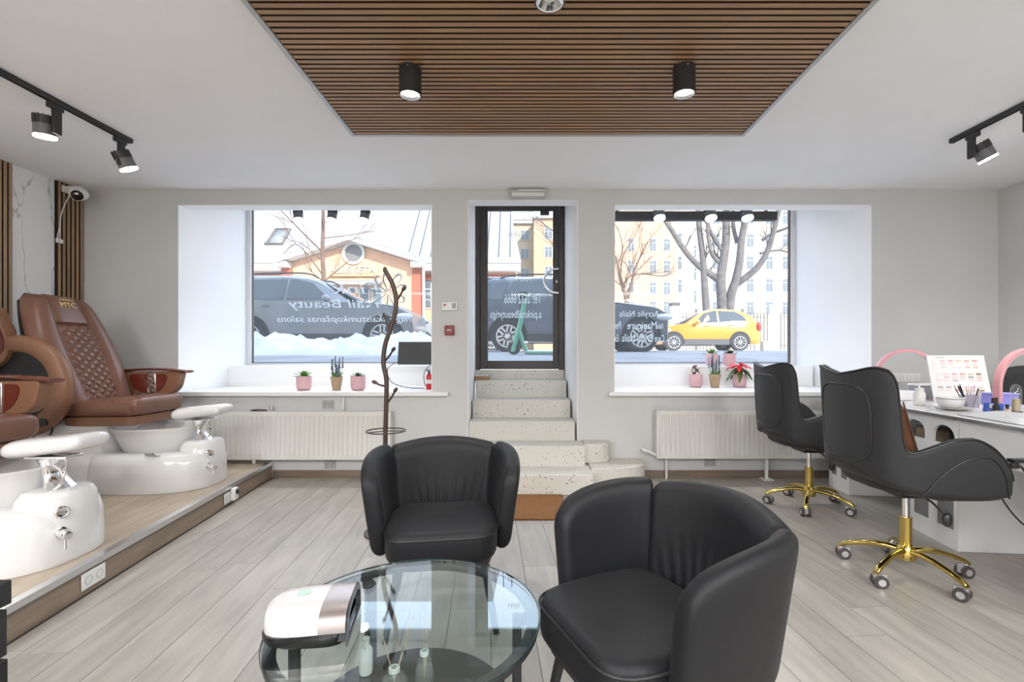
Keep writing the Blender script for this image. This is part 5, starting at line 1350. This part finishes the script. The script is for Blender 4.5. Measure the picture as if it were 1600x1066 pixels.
# scooter
sc_ = thing('kick_scooter', 'mint green rental kick scooter outside the glass door', 'scooter', (px_x(803,8.6), 8.6, gz(8.6)))
MINT = mat('mint_paint', (.14,.40,.27), .4)
def s_p(px_, py_, dy_=0): p = pt(px_, py_, 8.6); return (p[0]-sc_.location.x, dy_, p[2]-gz(8.6))
zf = s_p(803,540)[2]; zz0 = .11-zf
def S(px_, py_, dy_=0): q = s_p(px_, py_, dy_); return (q[0], q[1], q[2]+zz0)
B().tube([S(801,545),S(812,505),S(821,462)], [.05,.042,.036], 12).build('stem', MINT, sc_)
B().tube([S(811,512),S(818,535),S(823,544)], .038, 10).build('brace', MINT, sc_)
B().box(S(820,547)[0], S(880,547)[0], -.09, .09, S(820,549)[2], S(820,544)[2]).build('deck', MINT, sc_, bevel=.02)
B().tube([S(814,456,-.2),S(822,458,0),S(828,456,.2)], .016, 8).build('handlebar', MINT, sc_)
for q in (803, 886):
    zc = .115; Mw = Matrix.Translation((S(q,540)[0], -.03, zc)) @ Matrix.Rotation(PI/2,4,'X')
    B().lathe([(.05,-.03),(.105,-.03),(.115,-.015),(.115,.015),(.105,.03),(.05,.03),(.03,.02)], n=28, M=Mw @ Matrix.Translation((0,0,-.03))).build('wheel', TYRE, sc_)
B().box(S(812,456)[0], S(824,456)[0], -.03, .03, S(0,463)[2], S(0,452)[2]).build('display', BLACKPL, sc_)

# ================================================================ OUTSIDE: BUILDINGS
ORNG = mat('orange_plaster', (.47,.28,.17), .85, noise=.06, nscale=2)
REDP = mat('eave_shade_and_pier_red', (.27,.075,.04), .85); CREAM = mat('cream_plaster', (.36,.29,.20), .85, noise=.05, nscale=1); PEACH = mat('peach_plaster', (.36,.235,.15), .85, noise=.05, nscale=1)  # the red serves the painted eave shade and the corner piers
OFFW = mat('off_white_trim', (.46,.44,.40), .7); ROOFS = mat('snowy_roof', (.22,.223,.227), .7); WGL = mat('far_glass', (.10,.12,.135), .15); SEAM = mat('roof_seam', (.07,.075,.08), .6)
def win(parent, x, y, z, w_, h_, n=2):
    f = B().box(x-w_/2, x+w_/2, y-.06, y+.05, z-h_/2, z+h_/2).build('window', OFFW, parent)
    pw = (w_-.1)/n
    for k in range(n):
        for (za, zb) in ((z-h_/2+.06, z+h_*.16), (z+h_*.2, z+h_/2-.06)):
            B().box(x-w_/2+.05+k*pw+.025, x-w_/2+.05+(k+1)*pw-.025, y-.085, y-.055, za, zb).build('pane', WGL, f)
    return f
d1 = 26.0
hb = thing('orange_house', 'orange plastered building with gable, round window and snowy roof across the street', 'building', (0,0,0))
xl_, xr_ = -24, px_x(806,d1); ze = px_z(411,d1); gzz = 1.25
B().box(xl_, xr_, d1+.5, d1+14, gzz, ze-.3).build('wall', ORNG, hb)
B().box(xl_, xr_, d1+.44, d1+.5, ze-1.0, ze-.55).build('eave_shade_band', REDP, hb)  # dark red strip paints the shadow under the eaves
B().box(xl_-.2, xr_+.25, d1-.1, d1+.5, ze-.42, ze-.05).build('cornice', OFFW, hb)
yr, zr_ = d1+12.5, ze+13.5
B().add([(xl_,d1-.15,ze-.02),(xr_+.3,d1-.15,ze-.02),(xr_-2.2,yr,zr_),(xl_,yr,zr_),(xl_,d1+.25,ze-.4),(xr_+.2,d1+.25,ze-.4),(xr_-2.2,yr+.3,zr_-.4),(xl_,yr+.3,zr_-.4)], [(0,1,2,3),(7,6,5,4),(0,4,5,1),(1,5,6,2),(2,6,7,3),(3,7,4,0)]).build('roof', ROOFS, hb)
sl_ = (zr_-ze)/(yr-d1+.15)
sm = B(); 
for k in range(24):
    x = -6.6+k*.62; xt = x-.25
    if x < xr_-.2: sm.tube([(x, d1+.2, ze+.35*sl_+.01), (xt, d1+10.5, ze+10.65*sl_+.01)], .035, 4)
sm.build('roof_seams', SEAM, hb)
cxg = px_x(551,d1-.6); hw_ = 3.55; za = px_z(373,d1-.6); yg = d1-.6
B().prism([(cxg-hw_+.25, gzz), (cxg+hw_-.25, gzz), (cxg+hw_-.25, ze-.10), (cxg, za-.25), (cxg-hw_+.25, ze-.10)], yg, d1+3.0, 'y').build('gable_wall', ORNG, hb)
for sg in (-1, 1):
    q = [(cxg, za-.22), (cxg+sg*(hw_+.15), ze-.20), (cxg+sg*(hw_+.15), ze+.02), (cxg, za)]
    B().prism(q, yg-.75, d1+4.0, 'y').build('gable_roof', OFFW, hb)
    q = [(cxg, za+.002), (cxg+sg*(hw_+.15), ze+.022), (cxg+sg*(hw_+.15), ze+.12), (cxg, za+.10)]
    B().prism(q, yg-.78, d1+4.0, 'y').build('gable_snow', ROOFS, hb)
    B().box(cxg+sg*hw_-.34, cxg+sg*hw_+.34, yg-.62, yg+.1, ze-.40, ze-.12).build('capital', OFFW, hb)
    B().box(cxg+sg*(hw_-.1)-.27, cxg+sg*(hw_-.1)+.27, yg-.12, yg+.1, gzz, ze-.40).build('pilaster', REDP, hb)
Mr = Matrix.Translation((px_x(553,yg), yg, px_z(396,yg))) @ Matrix.Rotation(PI/2,4,'X')
rw = B().lathe([(.46,.0),(.60,.0),(.60,.10),(.46,.10),(.46,0)], n=32, M=Mr, caps=False).build('round_window', OFFW, hb)
B().lathe([(.46,.03),(.0,.03)], n=32, M=Mr, caps=False).build('pane', mat('round_glass',(.12,.115,.11),.5), rw)
text('sign_lettering', 'ALUS SETA', .50, OFFW, hb, Matrix.Translation((px_x(551,yg), yg-.03, px_z(427,yg))) @ UPR, depth=.04)
B().box(px_x(515,yg), px_x(592,yg), yg-.14, yg-.01, px_z(432.5,yg), px_z(430,yg)).build('sign_rail', mat('sign_rust',(.42,.22,.12),.7), hb)
B().prism([(yg-1.1,px_z(449,yg)),(yg,px_z(441,yg)),(yg,px_z(438,yg)),(yg-1.1,px_z(446,yg))], px_x(512,yg), px_x(600,yg), 'x').build('canopy', ROOFS, hb)
for k, p_ in enumerate((528,548,570,590)): win(hb, px_x(p_,yg), yg, px_z(464,yg), .58, .95, 1)
win(hb, px_x(674,d1+.5), d1+.5, px_z(460,d1+.5), .9, 1.6); win(hb, px_x(690,d1+.5), d1+.5, px_z(460,d1+.5), .9, 1.6)
B().tube([(px_x(664,yg), yg-.35, ze-.3),(px_x(664,yg), yg-.2, gzz)], .07, 8).build('downpipe', OFFW, hb)
# skylight on the roof
def roofp(px_, py_):
    k = (EYE-ze); vx, vz = (px_-PX)/F, -(py_-PY)/F
    t = (ze-EYE-(d1-.15)*sl_)/(vz-sl_); return (vx*t, t, EYE+vz*t+.06)
q = [roofp(*a) for a in ((415,383),(440,383),(453,360),(431,360))]
sk = B().tube(q, .09, 6, closed=True).build('skylight', mat('skylight_frame',(.10,.09,.08),.6), hb); B().add(q, [(0,1,2,3)]).build('pane', mat('sky_pane',(.16,.165,.17),.4), sk, thick=.03)
ch_ = thing('grey_dormer', 'grey metal-clad roof extension behind the orange building, seen through the door', 'building', (0,0,0))
y_ = 46
B().box(px_x(700,y_), px_x(787,y_), y_, y_+5, 1.4, px_z(365,y_)).build('wall', mat('zinc',(.42,.43,.42),.6), ch_)
B().box(px_x(696,y_), px_x(790,y_), y_-.3, y_+5, px_z(365,y_), px_z(361,y_)).build('roof_edge', mat('zinc_dark',(.22,.21,.21),.6), ch_)
B().box(px_x(784,y_), px_x(787.5,y_), y_-.1, y_, 1.4, px_z(366,y_)).build('drainpipe', mat('zinc_dark',(.22,.21,.21),.6), ch_)
d2 = 52.0
ap = thing('cream_apartment_block', 'cream apartment block with snowy roof seen through the glass door', 'building', (0,0,0))
zt2 = px_z(345,d2)
B().box(px_x(700,d2), px_x(838,d2), d2, d2+10, 1.4, zt2).build('wall', CREAM, ap)
B().box(px_x(834,d2-3), px_x(905,d2-3), d2-3, d2+9, 1.4, px_z(342,d2-3)).build('wing', PEACH, ap)
B().add([(px_x(695,d2),d2-.4,zt2),(px_x(836,d2),d2-.4,zt2),(px_x(828,d2),d2+5,zt2+2.0),(px_x(695,d2),d2+5,zt2+2.0)], [(0,1,2,3)]).build('roof', ROOFS, ap, thick=.15)
B().box(px_x(695,d2), px_x(836,d2), d2-.35, d2, zt2-.35, zt2).build('cornice', OFFW, ap)
B().box(px_x(832,d2-3), px_x(908,d2-3), d2-3.3, d2+9, px_z(342,d2-3), px_z(339.5,d2-3)).build('wing_roof', ROOFS, ap)
for py_ in (368, 397, 428): 
    for p_ in (820, 800, 770): win(ap, px_x(p_,d2), d2, px_z(py_,d2), 1.0, 1.15)
    for p_ in (857, 880): win(ap, px_x(p_,d2-3), d2-3, px_z(py_-3,d2-3), .85, 1.15)
d3 = 62.0
tb_ = thing('cream_tenement', 'tall cream tenement building behind the big bare tree', 'building', (0,0,0))
B().box(px_x(1050,d3), px_x(1300,d3), d3, d3+12, 1.4, 28).build('wall', mat('tenement_cream',(.36,.31,.235),.85), tb_)
B().box(px_x(1050,d3), px_x(1078,d3), d3-1.5, d3, 1.4, 26).build('bay', mat('tenement_white',(.42,.395,.36),.85), tb_)
for py_ in (340,376,411,446,482):
    for p_ in (1172,1202,1228,1119,1262): win(tb_, px_x(p_,d3), d3, px_z(py_,d3), 1.0, 1.75)
for py_ in (393,428,464): win(tb_, px_x(1084,d3), d3, px_z(py_,d3), .75, 1.7, 1)
for py_ in (375,411,447): win(tb_, px_x(1062,d3-1.5), d3-1.5, px_z(py_,d3-1.5), .6, 1.7, 1)
d4 = 58.0
pb2 = thing('peach_tenement', 'peach tenement building at the left of the window behind the poinsettia', 'building', (0,0,0))
B().box(px_x(915,d4), px_x(1056,d4), d4, d4+12, 1.4, 26).build('wall', mat('tenement_peach',(.38,.255,.165),.85), pb2)
for py_ in (383,417,451,481):
    for p_ in (986,1020,1042,950): win(pb2, px_x(p_,d4), d4, px_z(py_,d4), .85, 1.6)
# fence of the park and odd street furniture
fn = thing('iron_fence', 'tall iron railing fence in front of the park across the street', 'fence', (0,0,0))
yf = 27.0; z0_ = gz(yf); x0_, x1_ = px_x(930,yf), px_x(1270,yf)
FEN = mat('fence_grey', (.09,.08,.075), .6)
B().box(x0_, x1_, yf-.02, yf+.02, z0_+.25, z0_+.30).box(x0_, x1_, yf-.02, yf+.02, z0_+1.85, z0_+1.90).build('rail', FEN, fn)
bb = B(); x = x0_
while x < x1_: bb.box(x-.022, x+.022, yf-.022, yf+.022, z0_, z0_+2.15); x += .19
fo = bb.build('bars', FEN, fn); fo['kind'] = 'stuff'
x = x0_+.5
while x < x1_: B().box(x-.06, x+.06, yf-.06, yf+.06, z0_, z0_+2.35).build('post', FEN, fn); x += 2.6
def block(name, label, cat, px0, px1, py0, d_, dep, m, capm=None):
    r = thing(name, label, cat, ((px_x(px0,d_)+px_x(px1,d_))/2, d_, gz(d_))); w_ = (px_x(px1,d_)-px_x(px0,d_))/2; h_ = px_z(py0,d_)-gz(d_)
    B().box(-w_, w_, -dep/2, dep/2, 0, h_).build('body', m, r, bevel=.02); B().box(-w_*1.08, w_*1.08, -dep*.54, dep*.54, h_-.06*h_, h_+.01).build('cap', capm or m, r, bevel=.01); return r
block('notice_board', 'white poster-covered notice board beside the orange car', 'notice board', 1048, 1060, 474, 24, .5, OFFW, TRIM)
block('advertising_pillar', 'white upright pillar on the pavement right of the orange car', 'pillar', 1205, 1214, 476, 22, .3, mat('pillar_white',(.78,.77,.74),.5))
block('litter_bin', 'grey litter bin on the pavement right of the orange car', 'litter bin', 1190, 1199, 534, 19.5, .3, mat('bin_grey',(.35,.35,.34),.6))
block('parking_meter', 'slim grey parking machine behind the orange car', 'parking machine', 1179, 1184, 505, 20.5, .2, mat('bin_grey2',(.45,.40,.37),.6))

# ================================================================ OUTSIDE: TREES
BARK = mat('bark_grey', (.095,.085,.08), .9, noise=.3, nscale=4); BARKB = mat('bark_brown', (.13,.08,.058), .9, noise=.25, nscale=4)
def twigs(b, p, d, L, r, depth, rnd, spread=.6):
    pts = [Vector(p)]; dd = Vector(d).normalized()
    for k in range(4):
        dd = (dd+Vector((rnd.uniform(-1,1), rnd.uniform(-1,1), rnd.uniform(-.5,.9)))*.18).normalized(); pts.append(pts[-1]+dd*L/4)
    b.tube([tuple(q) for q in pts], [r*(1-.16*k) for k in range(5)], 5)
    if depth > 0:
        for k in range(3 if depth > 1 else 2):
            q = pts[rnd.randint(1,4)]; nd = (dd+Vector((rnd.uniform(-1,1), rnd.uniform(-1,1), rnd.uniform(-.6,1)))*spread).normalized()
            twigs(b, q, nd, L*rnd.uniform(.5,.75), r*.55, depth-1, rnd, spread)
def tree(name, label, d_, limbs, m, seed, ntw, tw):
    rnd = random.Random(seed); base = None
    r = thing(name, label, 'tree', (pt(limbs[0][0][0][0], 500, d_)[0], d_, gz(d_)))
    o_ = Vector(r.location); tb2 = B()
    for li, (pp, ra) in enumerate(limbs):
        off = rnd.uniform(-.8,.8) if li else 0
        P3 = []
        for k, (a, c_) in enumerate(pp):
            q = Vector(pt(a, c_, d_)); q.y += off*k*.5; q.x *= q.y/d_ if False else 1; P3.append(tuple(q-o_))
        if li == 0: P3[0] = (P3[0][0], P3[0][1], -.05)
        sp3 = spline(P3, 5); n = len(sp3); rad = [ra[0]+(ra[1]-ra[0])*i/(n-1) for i in range(n)]
        b = B().tube(sp3, rad, 10); b.build('trunk' if li == 0 else 'limb', m, r, ang=70)
        for k in range(ntw):
            i = rnd.randint(int(n*.35), n-1); q = sp3[i]; j = max(1,i); dv = Vector(sp3[j])-Vector(sp3[j-1])
            nd = (dv.normalized()+Vector((rnd.uniform(-1,1), rnd.uniform(-1,1), rnd.uniform(-.3,.8)))*.9).normalized()
            twigs(tb2, q, nd, tw*rnd.uniform(.6,1.2), rad[i]*.28+.008, 2, rnd)
    t_o = tb2.build('twigs', m, r); t_o['kind'] = 'stuff'
    return r
tree('bare_tree', 'slender bare tree standing before the orange gabled building', 16.0, [
    ([(506,520),(506,445),(504,400),(505,350),(505,320),(507,270),(506,200)], (.085,.03)),
    ([(505,395),(485,372),(462,345),(440,320)], (.03,.012)), ([(504,430),(480,400),(455,378),(432,392),],(.03,.01)), ([(506,440),(528,418),(540,404)], (.03,.015)),
    ([(505,392),(530,380),(560,368)], (.025,.01)), ([(505,366),(512,340),(518,300)], (.025,.01)), ([(506,410),(470,380),(448,378)], (.02,.008)), ([(507,372),(545,362),(575,352)], (.018,.008)), ([(505,440),(480,420),(462,400)], (.02,.01))], BARKB, 5, 2, .9)
tree('bare_tree', 'huge bare tree with many thick upright limbs across the street', 30.0, [
    ([(1131,510),(1128,470),(1126,440),(1129,415),(1134,380),(1135,340),(1137,290)], (.33,.20)),
    ([(1128,440),(1112,426),(1096,410),(1078,384),(1062,352),(1052,330),(1046,300)], (.24,.12)),
    ([(1105,500),(1104,460),(1104,430),(1103,390),(1100,350),(1099,300)], (.24,.15)),
    ([(1138,500),(1141,462),(1147,440),(1152,410),(1154,375),(1160,340),(1165,300)], (.30,.16)),
    ([(1142,450),(1160,436),(1176,420),(1186,398),(1191,370),(1197,330),(1200,300)], (.22,.12)),
    ([(1127,412),(1115,398),(1110,372),(1109,340),(1108,300)], (.15,.09)), ([(1129,392),(1120,372),(1113,350),(1112,320)], (.15,.09)),
    ([(1190,376),(1205,366),(1222,360),(1238,345)], (.11,.05)), ([(1188,396),(1205,392),(1222,390),(1240,394)], (.09,.04)), ([(1152,380),(1146,350),(1148,310)], (.14,.09))], BARK, 9, 3, 1.6)
tree('bare_tree', 'small spreading bare tree in front of the peach tenement', 25.0, [
    ([(980,520),(979,474),(973,450),(968,425),(962,400)], (.13,.05)), ([(979,474),(985,450),(990,425),(1000,400),(1010,380)], (.09,.03)),
    ([(973,446),(984,432),(1004,430),(1030,434),(1045,430)], (.05,.02)), ([(970,430),(975,400),(990,375),(1005,350)], (.05,.02)), ([(965,415),(975,385),(970,350)], (.05,.02)), ([(985,445),(1000,420),(1025,395)], (.045,.018))], BARKB, 13, 6, 1.5)
tree('bare_tree', 'thin bare tree twigs at the top of the door glass', 20.0, [
    ([(895,520),(893,430),(889,370),(880,330),(875,290)], (.11,.05)), ([(889,380),(870,362),(850,345),(835,325)], (.04,.015)), ([(888,400),(868,390),(850,375)], (.03,.012))], BARK, 21, 4, 1.0)
